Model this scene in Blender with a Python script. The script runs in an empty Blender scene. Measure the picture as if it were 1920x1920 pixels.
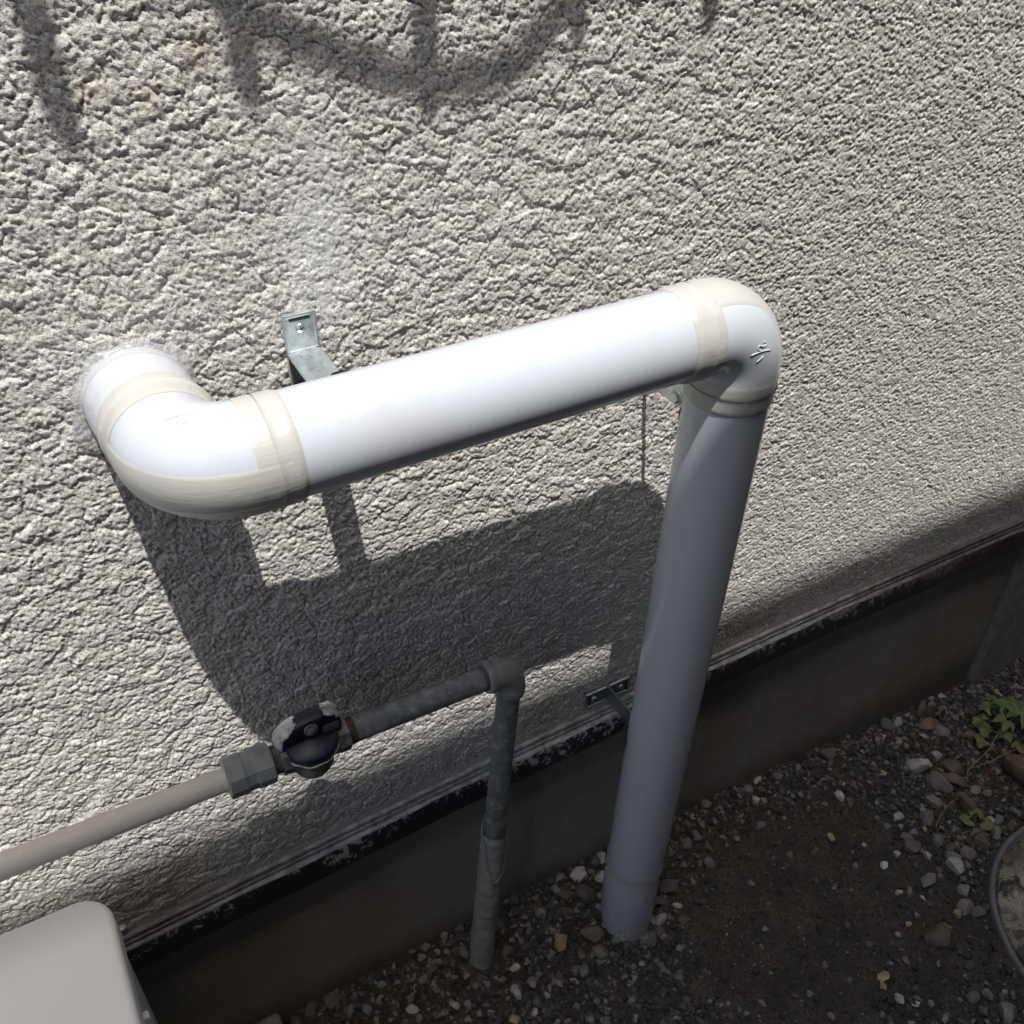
import bpy, bmesh, math, random
import numpy as np
from mathutils import Vector, Matrix

random.seed(11)
RNG = np.random.RandomState(5)
S = bpy.context.scene
COL = S.collection

# ------------------------------------------------------------------ camera
cam = bpy.data.cameras.new('camera')
cam_o = bpy.data.objects.new('camera', cam)
COL.objects.link(cam_o)
cam.sensor_fit = 'HORIZONTAL'
cam.sensor_width = 36.0
cam.lens = 36.0 * 1804.0 / 1920.0
cam.clip_start = 0.01
cam.clip_end = 300.0
R3 = Matrix(((0.869373851, 0.294466433, -0.396835767),
             (-0.494123057, 0.527148189, -0.691344481),
             (0.005613513, 0.797122516, 0.603791506)))
cam_o.matrix_world = Matrix.Translation((-0.56341, -0.70404, 1.40208)) @ R3.to_4x4()
S.camera = cam_o

# ------------------------------------------------------------------ light
SUN = Vector((-0.2684, -1.0, 2.967)).normalized()       # towards the sun
world = bpy.data.worlds.new('World')
S.world = world
world.use_nodes = True
wn = world.node_tree
wn.nodes.clear()
sky = wn.nodes.new('ShaderNodeTexSky')
sky.sky_type = 'NISHITA'
sky.sun_disc = False
sky.dust_density = 4.0
sky.ozone_density = 1.0
sky.sun_elevation = math.asin(SUN.z)
sky.sun_rotation = math.atan2(SUN.x, SUN.y)
bg = wn.nodes.new('ShaderNodeBackground')
bg.inputs['Strength'].default_value = 0.15
wo = wn.nodes.new('ShaderNodeOutputWorld')
wn.links.new(sky.outputs[0], bg.inputs[0])
wn.links.new(bg.outputs[0], wo.inputs[0])
sun = bpy.data.lights.new('sun', 'SUN')
sun.energy = 3.9
sun.angle = math.radians(0.53)
sun.color = (1.0, 0.975, 0.94)
sun_o = bpy.data.objects.new('sun', sun)
sun_o.rotation_euler = SUN.to_track_quat('Z', 'Y').to_euler()
sun_o.location = SUN * 20
COL.objects.link(sun_o)
S.view_settings.view_transform = 'Standard'
S.view_settings.look = 'None'
S.view_settings.gamma = 1.0
S.view_settings.exposure = 0.42
S.view_settings.use_curve_mapping = False


# ------------------------------------------------------------------ object helpers
def link(name, me, parent=None, mats=()):
    o = bpy.data.objects.new(name, me)
    COL.objects.link(o)
    if parent is not None:
        o.parent = parent
        o.matrix_parent_inverse = Matrix.Identity(4)
        o.location = -parent.location if parent.parent is None else (0, 0, 0)
    for m in mats:
        if m is not None and m.name not in [x.name for x in me.materials]:
            me.materials.append(m)
    return o


def tag(o, label, cat, group=None):
    o['label'] = label
    o['category'] = cat
    if group:
        o['group'] = group
    return o


def thing(name, label, cat, loc=(0, 0, 0), group=None):
    o = bpy.data.objects.new(name, None)
    o.empty_display_size = 0.02
    COL.objects.link(o)
    o.location = loc
    return tag(o, label, cat, group)


def np_mesh(name, co, faces, smooth=True, mats=(), mat_idx=None):
    """co (n,3) array, faces (m,4) or (m,3) int array"""
    co = np.asarray(co, np.float32)
    faces = np.asarray(faces, np.int32)
    me = bpy.data.meshes.new(name)
    k = faces.shape[1]
    me.vertices.add(len(co))
    me.vertices.foreach_set('co', co.ravel())
    me.loops.add(faces.size)
    me.loops.foreach_set('vertex_index', faces.ravel())
    me.polygons.add(len(faces))
    me.polygons.foreach_set('loop_start', np.arange(0, faces.size, k, dtype=np.int32))
    try:
        me.polygons.foreach_set('loop_total', np.full(len(faces), k, np.int32))
    except Exception:
        pass
    me.update(calc_edges=True)
    me.polygons.foreach_set('use_smooth', np.full(len(faces), smooth, bool))
    for m in mats:
        me.materials.append(m)
    if mat_idx is not None:
        me.polygons.foreach_set('material_index', np.asarray(mat_idx, np.int32))
    me.update()
    return me


def grid_faces(nu, nv, wrap_u=False, wrap_v=False):
    """vertices indexed [u*nv+v]"""
    uu = np.arange(nu if wrap_u else nu - 1)
    vv = np.arange(nv if wrap_v else nv - 1)
    U, V = np.meshgrid(uu, vv, indexing='ij')
    U2, V2 = (U + 1) % nu, (V + 1) % nv
    return np.stack([U * nv + V, U * nv + V2, U2 * nv + V2, U2 * nv + V], -1).reshape(-1, 4)


def nrm(v):
    v = np.asarray(v, float)
    return v / np.linalg.norm(v)


def sweep_arrays(pts, B, rad, nseg=56, a0=0.0, a1=2 * math.pi, wob=None):
    """Tube along a planar path: B = normal of the plane of the path; angle 0 = T x B."""
    pts = np.asarray(pts, float)
    n = len(pts)
    T = np.gradient(pts, axis=0)
    T /= np.linalg.norm(T, axis=1)[:, None]
    B = nrm(B)
    N = np.cross(T, B)
    N /= np.linalg.norm(N, axis=1)[:, None]
    B2 = np.cross(N, T)
    full = abs(a1 - a0 - 2 * math.pi) < 1e-6
    ang = np.linspace(a0, a1, nseg + (0 if full else 1), endpoint=not full)
    r = np.broadcast_to(np.asarray(rad, float), (n,))[:, None]
    if wob is not None:
        r = r + wob(n, len(ang))
    r = np.broadcast_to(r, (n, len(ang)))
    co = (pts[:, None, :] + N[:, None, :] * (r * np.cos(ang))[..., None]
          + B2[:, None, :] * (r * np.sin(ang))[..., None])
    return co, full


def flip_fix(co, f, pts_c=None):
    return f


def tube(name, pts, B, rad, parent=None, mat=None, nseg=56, a0=0.0, a1=2 * math.pi,
         caps=(False, False), smooth=True, wob=None):
    co, full = sweep_arrays(pts, B, rad, nseg, a0, a1, wob)
    n, m = co.shape[:2]
    f = grid_faces(n, m, False, full)
    me = np_mesh(name, co.reshape(-1, 3), f, smooth)
    if any(caps):
        bm = bmesh.new()
        bm.from_mesh(me)
        bm.verts.ensure_lookup_table()
        for c, row in zip(caps, (0, n - 1)):
            if c:
                try:
                    fa = bm.faces.new([bm.verts[row * m + j] for j in range(m)])
                    fa.smooth = False
                except ValueError:
                    pass
        bmesh.ops.recalc_face_normals(bm, faces=bm.faces)
        bm.to_mesh(me)
        bm.free()
    else:
        bm = bmesh.new()
        bm.from_mesh(me)
        bmesh.ops.recalc_face_normals(bm, faces=bm.faces)
        bm.to_mesh(me)
        bm.free()
    if name and parent is not False:
        return link(name, me, parent, [mat])
    return me


def frame_from(axis, up=(0, 0, 1)):
    a = Vector(axis).normalized()
    u = Vector(up)
    if abs(a.dot(u)) > 0.97:
        u = Vector((1, 0, 0))
    x = u.cross(a).normalized()
    y = a.cross(x).normalized()
    return Matrix((x, y, a)).transposed()


def lathe(name, prof, loc, axis, parent=None, mat=None, nseg=40, smooth=True, mat_rows=None, mats=None, up=(0, 0, 1), auto=None):
    """prof: list of (height along axis, radius)."""
    M = frame_from(axis, up)
    L = Vector(loc)
    ang = np.linspace(0, 2 * math.pi, nseg, endpoint=False)
    co = []
    for hh, r in prof:
        for a in ang:
            co.append(L + M @ Vector((r * math.cos(a), r * math.sin(a), hh)))
    f = grid_faces(len(prof), nseg, False, True)
    me = np_mesh(name, np.array([tuple(c) for c in co]), f, smooth)
    bm = bmesh.new()
    bm.from_mesh(me)
    bmesh.ops.remove_doubles(bm, verts=bm.verts, dist=1e-6)
    bmesh.ops.recalc_face_normals(bm, faces=bm.faces)
    bm.to_mesh(me)
    bm.free()
    if auto:
        try:
            me.set_sharp_from_angle(angle=auto)
        except Exception:
            pass
    return link(name, me, parent, mats or [mat])


def box_bm(bm, c, half, M=None, bev=0.0, seg=2):
    M4 = Matrix.Translation(Vector(c)) @ ((M.to_4x4()) if M is not None else Matrix.Identity(4)) @ Matrix.Diagonal((half[0] * 2, half[1] * 2, half[2] * 2, 1))
    r = bmesh.ops.create_cube(bm, size=1.0, matrix=M4)
    if bev > 0:
        es = list({e for v in r['verts'] for e in v.link_edges})
        bmesh.ops.bevel(bm, geom=es, offset=bev, segments=seg, affect='EDGES', profile=0.5)


def box(name, c, half, parent=None, mat=None, M=None, bev=0.0, seg=2, smooth=False):
    bm = bmesh.new()
    box_bm(bm, c, half, M, bev, seg)
    bmesh.ops.recalc_face_normals(bm, faces=bm.faces)
    me = bpy.data.meshes.new(name)
    bm.to_mesh(me)
    bm.free()
    if smooth:
        me.polygons.foreach_set('use_smooth', np.ones(len(me.polygons), bool))
        me.set_sharp_from_angle(angle=math.radians(50))
    return link(name, me, parent, [mat])


# ------------------------------------------------------------------ noise in numpy
_P = RNG.permutation(512)
_P = np.concatenate([_P, _P, _P])
_GA = RNG.rand(512) * 2 * math.pi
_GX, _GY = np.cos(_GA), np.sin(_GA)


def perlin(x, y, seed=0):
    xi = np.floor(x).astype(np.int64)
    yi = np.floor(y).astype(np.int64)
    xf, yf = x - xi, y - yi
    u = xf * xf * xf * (xf * (xf * 6 - 15) + 10)
    v = yf * yf * yf * (yf * (yf * 6 - 15) + 10)

    def g(ix, iy, fx, fy):
        h = _P[(_P[(ix + seed * 37) & 511] + iy) & 511]
        return _GX[h] * fx + _GY[h] * fy
    a = g(xi, yi, xf, yf)
    b = g(xi + 1, yi, xf - 1, yf)
    c = g(xi, yi + 1, xf, yf - 1)
    d = g(xi + 1, yi + 1, xf - 1, yf - 1)
    return (a + u * (b - a)) + v * ((c + u * (d - c)) - (a + u * (b - a)))


def fbm(x, y, octaves=4, seed=0, gain=0.5, lac=2.03):
    s, a = 0, 1.0
    for k in range(octaves):
        s = s + a * perlin(x + 17.3 * k, y - 9.1 * k, seed + k)
        x, y, a = (x * 0.8 - y * 0.6) * lac, (x * 0.6 + y * 0.8) * lac, a * gain
    return s


_WX, _WY, _WR = RNG.rand(512), RNG.rand(512), RNG.rand(512)


def worley(x, y, seed=0):
    """F1, F2 and the random value of the nearest cell"""
    xi = np.floor(x).astype(np.int64)
    yi = np.floor(y).astype(np.int64)
    f1 = np.full(x.shape, 9.0)
    f2 = np.full(x.shape, 9.0)
    rid = np.zeros(x.shape)
    for dx in (-1, 0, 1):
        for dy in (-1, 0, 1):
            h = _P[(_P[(xi + dx + seed * 71) & 511] + yi + dy) & 511]
            d = np.hypot(xi + dx + _WX[h] - x, yi + dy + _WY[h] - y)
            m = d < f1
            f2 = np.where(m, f1, np.minimum(f2, d))
            rid = np.where(m, _WR[h], rid)
            f1 = np.where(m, d, f1)
    return f1, f2, rid


def sstep(a, b, x):
    t = np.clip((x - a) / (b - a), 0, 1)
    return t * t * (3 - 2 * t)


# line of the drip flashing along the wall
FLX = np.array([-0.5586, -0.0899, 0.0015, 0.1556, 0.8466])
FLZ = np.array([0.3678, 0.3848, 0.3882, 0.3878, 0.3811])
FLC = np.polyfit(FLX, FLZ, 2)


# ------------------------------------------------------------------ materials
class NB:
    def __init__(self, name):
        self.m = bpy.data.materials.new(name)
        self.m.use_nodes = True
        self.t = self.m.node_tree
        self.b = self.t.nodes['Principled BSDF']
        self.out = self.t.nodes['Material Output']
        tc = self.t.nodes.new('ShaderNodeNewGeometry')
        self.pos = tc.outputs['Position']

    def n(self, typ, **kw):
        nd = self.t.nodes.new(typ)
        for k, v in kw.items():
            if k.startswith('i_'):
                nd.inputs[k[2:].replace('_', ' ')].default_value = v
            else:
                setattr(nd, k, v)
        return nd

    def l(self, a, b):
        self.t.links.new(a, b)

    def objpos(self):
        return self.n('ShaderNodeTexCoord').outputs['Object']

    def noise(self, scale, detail=4.0, rough=0.55, vec=None, dist=0.0):
        nd = self.n('ShaderNodeTexNoise')
        nd.inputs['Scale'].default_value = scale
        nd.inputs['Detail'].default_value = detail
        nd.inputs['Roughness'].default_value = rough
        nd.inputs['Distortion'].default_value = dist
        self.l(vec if vec is not None else self.pos, nd.inputs['Vector'])
        return nd.outputs['Fac']

    def voro(self, scale, vec=None, out='Distance'):
        nd = self.n('ShaderNodeTexVoronoi')
        nd.inputs['Scale'].default_value = scale
        self.l(vec if vec is not None else self.pos, nd.inputs['Vector'])
        return nd.outputs[out]

    def ramp(self, fac, stops):
        nd = self.n('ShaderNodeValToRGB')
        e = nd.color_ramp.elements
        while len(e) < len(stops):
            e.new(0.5)
        for el, (p, c) in zip(e, stops):
            el.position = p
            el.color = (c, c, c, 1) if isinstance(c, (int, float)) else tuple(c) + (1,)
        self.l(fac, nd.inputs[0])
        return nd.outputs[0]

    def mix(self, fac, a, b, mode='MIX'):
        nd = self.n('ShaderNodeMix', data_type='RGBA', blend_type=mode)
        for s, v in ((nd.inputs[0], fac), (nd.inputs[6], a), (nd.inputs[7], b)):
            if hasattr(v, 'links'):
                self.l(v, s)
            elif isinstance(v, (int, float)):
                s.default_value = v if s.type == 'VALUE' else (v, v, v, 1)
            else:
                s.default_value = tuple(v) + (1,)
        return nd.outputs[2]

    def math(self, op, a, b=0.0, c=0.0):
        nd = self.n('ShaderNodeMath', operation=op)
        for s, v in zip(nd.inputs, (a, b, c)):
            if hasattr(v, 'links'):
                self.l(v, s)
            else:
                s.default_value = v
        return nd.outputs[0]

    def xyz(self, vec=None):
        nd = self.n('ShaderNodeSeparateXYZ')
        self.l(vec if vec is not None else self.pos, nd.inputs[0])
        return nd.outputs

    def scalev(self, s, vec=None):
        nd = self.n('ShaderNodeVectorMath', operation='MULTIPLY')
        self.l(vec if vec is not None else self.pos, nd.inputs[0])
        nd.inputs[1].default_value = s
        return nd.outputs[0]

    def bump(self, h, strength=0.3, dist=0.001, chain=None):
        nd = self.n('ShaderNodeBump')
        nd.inputs['Strength'].default_value = strength
        nd.inputs['Distance'].default_value = dist
        self.l(h, nd.inputs['Height'])
        if chain is not None:
            self.l(chain, nd.inputs['Normal'])
        self.l(nd.outputs[0], self.b.inputs['Normal'])
        return nd.outputs[0]

    def set(self, col=None, rough=None, metal=None, spec=None, **kw):
        for k, v in (('Base Color', col), ('Roughness', rough), ('Metallic', metal), ('Specular IOR Level', spec)):
            if v is None:
                continue
            if hasattr(v, 'links'):
                self.l(v, self.b.inputs[k])
            elif k == 'Base Color':
                self.b.inputs[k].default_value = tuple(v) + (1,)
            else:
                self.b.inputs[k].default_value = v
        for k, v in kw.items():
            self.b.inputs[k.replace('_', ' ')].default_value = v
        return self.m


def spot(nb, c, r, soft, wob=0.0):
    """soft round mask in the x-z plane of the wall, ragged by noise"""
    x, y, z = nb.xyz()
    dx = nb.math('MULTIPLY', nb.math('SUBTRACT', x, c[0]), 1.0 / r[0])
    dz = nb.math('MULTIPLY', nb.math('SUBTRACT', z, c[1]), 1.0 / r[1])
    d = nb.math('SQRT', nb.math('ADD', nb.math('MULTIPLY', dx, dx), nb.math('MULTIPLY', dz, dz)))
    if wob:
        d = nb.math('ADD', d, nb.math('MULTIPLY', nb.math('SUBTRACT', nb.noise(60, 4, 0.6), 0.5), wob))
    nd = nb.n('ShaderNodeMapRange', interpolation_type='SMOOTHSTEP')
    nb.l(d, nd.inputs[0])
    nd.inputs[1].default_value = 1.0
    nd.inputs[2].default_value = 1.0 - soft
    nd.inputs[3].default_value = 0.0
    nd.inputs[4].default_value = 1.0
    return nd.outputs[0]


def mat_stucco():
    b = NB('grey_stucco')
    c = b.ramp(b.noise(55, 5, 0.6), [(0.3, (0.56, 0.535, 0.495)), (0.5, (0.66, 0.64, 0.60)), (0.7, (0.735, 0.72, 0.685))])
    c = b.mix(b.ramp(b.noise(260, 3, 0.6), [(0.45, 0.0), (0.75, 0.35)]), c, (0.5, 0.475, 0.44))
    # salt and pepper aggregate in the render
    c = b.mix(b.ramp(b.noise(430, 3, 0.72), [(0.53, 0.0), (0.61, 0.8)]), c, (0.11, 0.11, 0.115))
    c = b.mix(b.ramp(b.noise(610, 2, 0.6), [(0.56, 0.0), (0.66, 0.6)]), c, (0.86, 0.85, 0.83))
    # whitish drilling dust smeared down above the pipe bracket
    d = spot(b, (-0.335, 1.125), (0.05, 0.125), 0.9, 0.5)
    c = b.mix(b.math('MULTIPLY', d, 0.45), c, (0.74, 0.76, 0.76))
    for cx, cz, r, k in ((-0.40, 1.262, 0.022, 0.5), (-0.44, 1.235, 0.016, 0.4), (-0.475, 1.245, 0.02, 0.35), (-0.365, 1.262, 0.014, 0.4), (-0.483, 0.876, 0.008, 0.55), (-0.505, 0.93, 0.01, 0.3)):
        c = b.mix(b.math('MULTIPLY', spot(b, (cx, cz), (r, r), 0.8, 0.8), k), c, (0.5, 0.43, 0.29))
    x, y, z = b.xyz()
    c = b.mix(b.ramp(b.noise(5, 5, 0.65), [(0.42, 0.0), (0.72, 0.35)]), c, (0.52, 0.49, 0.44))
    b.set(c, 0.95, 0.0, 0.06)
    h = b.math('ADD', b.noise(1100, 2, 0.7), b.math('MULTIPLY', b.noise(520, 2, 0.6), 1.6))
    b.bump(h, 0.55, 0.0012)
    return b.m


def mat_pvc(name='white_pvc', col=(0.54, 0.57, 0.615), rough=0.16):
    b = NB(name)
    c = b.mix(b.ramp(b.noise(14, 3, 0.5), [(0.35, 0.0), (0.7, 0.25)]), col, tuple(v * 0.93 for v in col))
    specks = b.ramp(b.voro(75), [(0.0, 0.7), (0.045, 0.0)])
    c = b.mix(b.math('MULTIPLY', specks, b.ramp(b.noise(30, 1), [(0.55, 0.0), (0.62, 1.0)])), c, (0.25, 0.24, 0.22))
    x, y, z = b.xyz()
    spl = b.n('ShaderNodeMapRange')
    b.l(b.math('ADD', z, b.math('MULTIPLY', b.noise(45, 5, 0.65), 0.16)), spl.inputs[0])
    spl.inputs[1].default_value = 0.20
    spl.inputs[2].default_value = 0.05
    grit = b.ramp(b.noise(230, 4, 0.7), [(0.45, 0.1), (0.62, 0.85)])
    c = b.mix(b.math('MULTIPLY', spl.outputs[0], grit), c, (0.20, 0.165, 0.12))
    film = b.ramp(b.noise(11, 5, 0.65), [(0.5, 0.0), (0.8, 0.28)])
    c = b.mix(film, c, (0.40, 0.385, 0.35))
    scr = b.ramp(b.noise(1.0, 4, 0.7, b.scalev((35, 60, 420))), [(0.64, 0.0), (0.70, 0.35)])
    c = b.mix(b.math('MULTIPLY', scr, b.ramp(b.noise(5, 2), [(0.5, 0.0), (0.6, 1.0)])), c, (0.36, 0.36, 0.36))
    r = b.math('ADD', b.ramp(b.noise(25, 4, 0.6), [(0.3, rough * 0.75), (0.7, rough * 1.5)]), b.math('MULTIPLY', film, 0.5))
    b.set(c, r, 0.0, 0.5)
    b.b.inputs['Coat Weight'].default_value = 0.25
    b.b.inputs['Coat Roughness'].default_value = 0.08
    b.bump(b.noise(9, 2, 0.5), 0.25, 0.002)
    return b.m


def mat_tape():
    b = NB('cream_tape')
    c = b.mix(b.noise(40, 3), (0.47, 0.465, 0.435), (0.51, 0.505, 0.475))
    b.set(c, 0.34, 0.0, 0.45)
    st = b.noise(1.0, 3, 0.6, b.scalev((30, 90, 400)))
    b.bump(b.math('ADD', st, b.math('MULTIPLY', b.noise(60, 3), 1.5)), 0.3, 0.0009)
    return b.m


def mat_zinc(name='zinc_steel', dark=1.0):
    b = NB(name)
    c = b.ramp(b.noise(120, 4, 0.6), [(0.3, tuple(v * dark for v in (0.56, 0.62, 0.635))), (0.7, tuple(v * dark for v in (0.76, 0.81, 0.82)))])
    c = b.mix(b.ramp(b.noise(35, 3), [(0.55, 0.0), (0.75, 0.5)]), c, tuple(v * dark for v in (0.62, 0.63, 0.55)))
    r = b.ramp(b.noise(300, 3), [(0.3, 0.26), (0.7, 0.45)])
    b.set(c, r, 0.9, 0.5)
    b.bump(b.noise(400, 3), 0.1, 0.0004)
    return b.m


def mat_greypipe():
    b = NB('grey_coated_steel')
    c = b.ramp(b.noise(70, 6, 0.65), [(0.38, (0.115, 0.13, 0.135)), (0.55, (0.165, 0.18, 0.185)), (0.70, (0.33, 0.325, 0.315))])
    sc = b.ramp(b.noise(1.0, 5, 0.7, b.scalev((60, 200, 240))), [(0.58, 0.0), (0.68, 0.55)])
    c = b.mix(sc, c, (0.45, 0.44, 0.43))
    b.set(c, b.ramp(b.noise(50, 3), [(0.3, 0.42), (0.7, 0.65)]), 0.0, 0.45)
    b.bump(b.noise(260, 4), 0.25, 0.0006)
    return b.m


def mat_plain(name, a, c2, scale=60, rough=0.5, metal=0.0, bump=0.2, bscale=200, bd=0.0006, spec=0.4):
    b = NB(name)
    b.set(b.mix(b.ramp(b.noise(scale, 5, 0.6), [(0.35, 0.0), (0.65, 1.0)]), a, c2), rough, metal, spec)
    if bump:
        b.bump(b.noise(bscale, 4), bump, bd)
    return b.m


def mat_worn(name, under, over, scale, lo, hi, rough=0.5):
    b = NB(name)
    m = b.ramp(b.noise(scale, 5, 0.6, dist=0.4), [(lo, 0.0), (hi, 1.0)])
    b.set(b.mix(m, under, over), rough, 0.0, 0.4)
    b.bump(b.math('ADD', m, b.noise(scale * 4, 4)), 0.3, 0.0005)
    return b.m


def mat_flash_face():
    b = NB('dark_flashing_paint')
    x, y, z = b.xyz()
    paint = b.mix(b.ramp(x, [(0.25, 0.0), (0.7, 1.0)]), (0.020, 0.018, 0.024), (0.035, 0.026, 0.028))
    w = b.noise(105, 8, 0.72, dist=0.4)
    w2 = b.noise(9, 2, 0.5)
    # the upper edge of the face is rubbed hardest
    zc = b.math('ADD', b.math('MULTIPLY', b.math('MULTIPLY', x, x), float(FLC[0])), b.math('ADD', b.math('MULTIPLY', x, float(FLC[1])), float(FLC[2])))
    hi = b.math('MULTIPLY', b.math('ADD', b.math('SUBTRACT', z, zc), 0.015), 4.5)
    thr = b.math('ADD', b.math('ADD', w, hi), b.math('MULTIPLY', b.math('SUBTRACT', w2, 0.5), 0.45))
    wear = b.ramp(thr, [(0.57, 0.0), (0.61, 1.0)])
    keep = b.ramp(x, [(0.0, 1.0), (0.45, 0.55), (0.75, 0.1)])
    b.set(b.mix(b.math('MULTIPLY', wear, keep), paint, (0.36, 0.35, 0.355)), 0.4, 0.0, 0.5)
    b.bump(thr, 0.3, 0.0006)
    return b.m


def mat_flash_lip():
    b = NB('dusty_flashing_lip')
    x, y, z = b.xyz()
    w = b.noise(70, 7, 0.65, dist=0.6)
    dirt = b.ramp(w, [(0.38, 0.0), (0.62, 1.0)])
    c = b.mix(dirt, (0.22, 0.215, 0.21), (0.48, 0.475, 0.47))
    red = b.ramp(x, [(0.35, 0.0), (0.6, 1.0)])
    c = b.mix(red, c, b.mix(dirt, (0.10, 0.072, 0.072), (0.19, 0.155, 0.152)))
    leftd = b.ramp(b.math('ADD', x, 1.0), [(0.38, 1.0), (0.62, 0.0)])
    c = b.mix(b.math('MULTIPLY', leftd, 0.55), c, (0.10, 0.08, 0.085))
    b.set(c, 0.6, 0.0, 0.35)
    b.bump(w, 0.25, 0.0006)
    return b.m


def mat_concrete():
    b = NB('foundation_concrete')
    x, y, z = b.xyz()
    c = b.ramp(b.noise(6, 6, 0.6), [(0.3, (0.23, 0.22, 0.20)), (0.5, (0.33, 0.315, 0.288)), (0.7, (0.43, 0.415, 0.38))])
    c = b.mix(b.ramp(b.noise(330, 4, 0.75), [(0.42, 0.0), (0.62, 0.8)]), c, (0.34, 0.315, 0.27))
    c = b.mix(b.ramp(b.noise(240, 3, 0.7), [(0.6, 0.0), (0.67, 0.75)]), c, (0.06, 0.055, 0.048))
    c = b.mix(b.ramp(b.voro(95), [(0.0, 0.8), (0.06, 0.0)]), c, (0.05, 0.046, 0.04))
    c = b.mix(b.ramp(b.noise(2.2, 5, 0.7), [(0.45, 0.0), (0.65, 0.45)]), c, (0.23, 0.20, 0.165))
    # pale run-down marks
    st = b.noise(1.0, 4, 0.6, b.scalev((28, 28, 2.5)))
    c = b.mix(b.ramp(st, [(0.6, 0.0), (0.72, 0.3)]), c, (0.40, 0.38, 0.35))
    # soil splash along the ground
    nd = b.n('ShaderNodeMapRange')
    b.l(b.math('ADD', z, b.math('MULTIPLY', b.noise(30, 4), 0.06)), nd.inputs[0])
    nd.inputs[1].default_value = 0.13
    nd.inputs[2].default_value = 0.05
    c = b.mix(b.math('MULTIPLY', nd.outputs[0], 0.75), c, (0.11, 0.097, 0.077))
    b.set(c, 0.9, 0.0, 0.25)
    b.bump(b.math('ADD', b.noise(330, 4, 0.7), b.math('MULTIPLY', b.noise(40, 3), 1.5)), 1.0, 0.003)
    return b.m


def mat_soil():
    b = NB('dark_soil')
    c = b.ramp(b.noise(16, 8, 0.65), [(0.3, (0.034, 0.031, 0.025)), (0.5, (0.056, 0.051, 0.042)), (0.72, (0.095, 0.087, 0.073))])
    c = b.mix(b.ramp(b.noise(330, 4, 0.7), [(0.5, 0.0), (0.72, 0.7)]), c, (0.13, 0.115, 0.092))
    x, y, z = b.xyz()
    # reddish clay round the weed
    dx = b.math('MULTIPLY', b.math('SUBTRACT', x, 0.76), 1 / 0.15)
    dy = b.math('MULTIPLY', b.math('SUBTRACT', y, -0.16), 1 / 0.14)
    d = b.math('SQRT', b.math('ADD', b.math('MULTIPLY', dx, dx), b.math('MULTIPLY', dy, dy)))
    m = b.ramp(b.math('ADD', d, b.math('MULTIPLY', b.math('SUBTRACT', b.noise(40, 4), 0.5), 0.9)), [(0.55, 0.8), (1.0, 0.0)])
    c = b.mix(m, c, (0.11, 0.058, 0.03))
    b.set(c, 0.9, 0.0, 0.3)
    b.bump(b.math('ADD', b.noise(500, 4, 0.7), b.math('MULTIPLY', b.noise(120, 4, 0.7), 2.0)), 0.8, 0.0025)
    return b.m


def mat_stone():
    b = NB('stone')
    oi = b.n('ShaderNodeObjectInfo')
    op = b.objpos()
    n1 = b.noise(3.0, 5, 0.65, op)
    c = b.mix(b.ramp(n1, [(0.3, 0.0), (0.7, 1.0)]), oi.outputs['Color'], b.mix(0.5, oi.outputs['Color'], (0.10, 0.09, 0.078)), 'MIX')
    c = b.mix(b.ramp(b.noise(520, 3, 0.7), [(0.58, 0.0), (0.75, 0.35)]), c, (0.42, 0.40, 0.37))
    # dusty soil smears
    c = b.mix(b.ramp(b.noise(90, 4, 0.6), [(0.48, 0.0), (0.68, 0.45)]), c, (0.07, 0.064, 0.054))
    b.set(c, b.ramp(n1, [(0.3, 0.55), (0.7, 0.8)]), 0.0, 0.4)
    b.bump(b.math('ADD', b.noise(260, 4, 0.65), b.noise(80, 3)), 0.45, 0.0012)
    return b.m


def mat_gravel(name='gravel_grains', lo=(0.035, 0.033, 0.03), hi=(0.25, 0.242, 0.225)):
    b = NB(name)
    at = b.n('ShaderNodeAttribute', attribute_name='tone')
    c = b.ramp(at.outputs['Fac'], [(0.0, lo), (0.45, (0.085, 0.083, 0.078)), (0.62, (0.125, 0.118, 0.105)), (0.8, (0.20, 0.197, 0.188)), (1.0, hi)])
    c = b.mix(b.ramp(b.noise(260, 4, 0.6), [(0.45, 0.0), (0.7, 0.5)]), c, (0.062, 0.059, 0.053))
    b.set(c, 0.75, 0.0, 0.35)
    b.bump(b.noise(420, 4, 0.65), 0.4, 0.001)
    return b.m


def mat_glass_seal():
    b = NB('clear_silicone')
    b.set((0.60, 0.61, 0.62), 0.18, 0.0, 0.5, Alpha=0.36)
    b.bump(b.noise(70, 3), 0.5, 0.002)
    return b.m


M_STUCCO = mat_stucco()
M_PVC = mat_pvc()
M_TAPE = mat_tape()
M_ZINC = mat_zinc()
M_ZINC_D = mat_zinc('zinc_steel_dull', 0.55)
M_GREY = mat_greypipe()
M_FACE = mat_flash_face()
M_LIP = mat_flash_lip()
M_CONC = mat_concrete()
M_CONC2 = mat_plain('pale_concrete', (0.20, 0.193, 0.178), (0.29, 0.28, 0.26), 40, 0.9, bump=0.8, bscale=330, bd=0.0016)
M_SOIL = mat_soil()
M_STONE = mat_stone()
M_GRAVEL = mat_gravel()
M_GRAINS = mat_gravel('soil_grains', (0.02, 0.017, 0.013), (0.34, 0.32, 0.29))
M_SEAL = mat_glass_seal()
M_BEIGE = mat_plain('beige_plastic', (0.56, 0.53, 0.465), (0.61, 0.58, 0.515), 30, 0.5, bump=0.1)
M_UNIT = mat_plain('ivory_paint', (0.84, 0.83, 0.785), (0.865, 0.855, 0.81), 8, 0.38, bump=0.06, bscale=30, bd=0.002)
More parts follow.
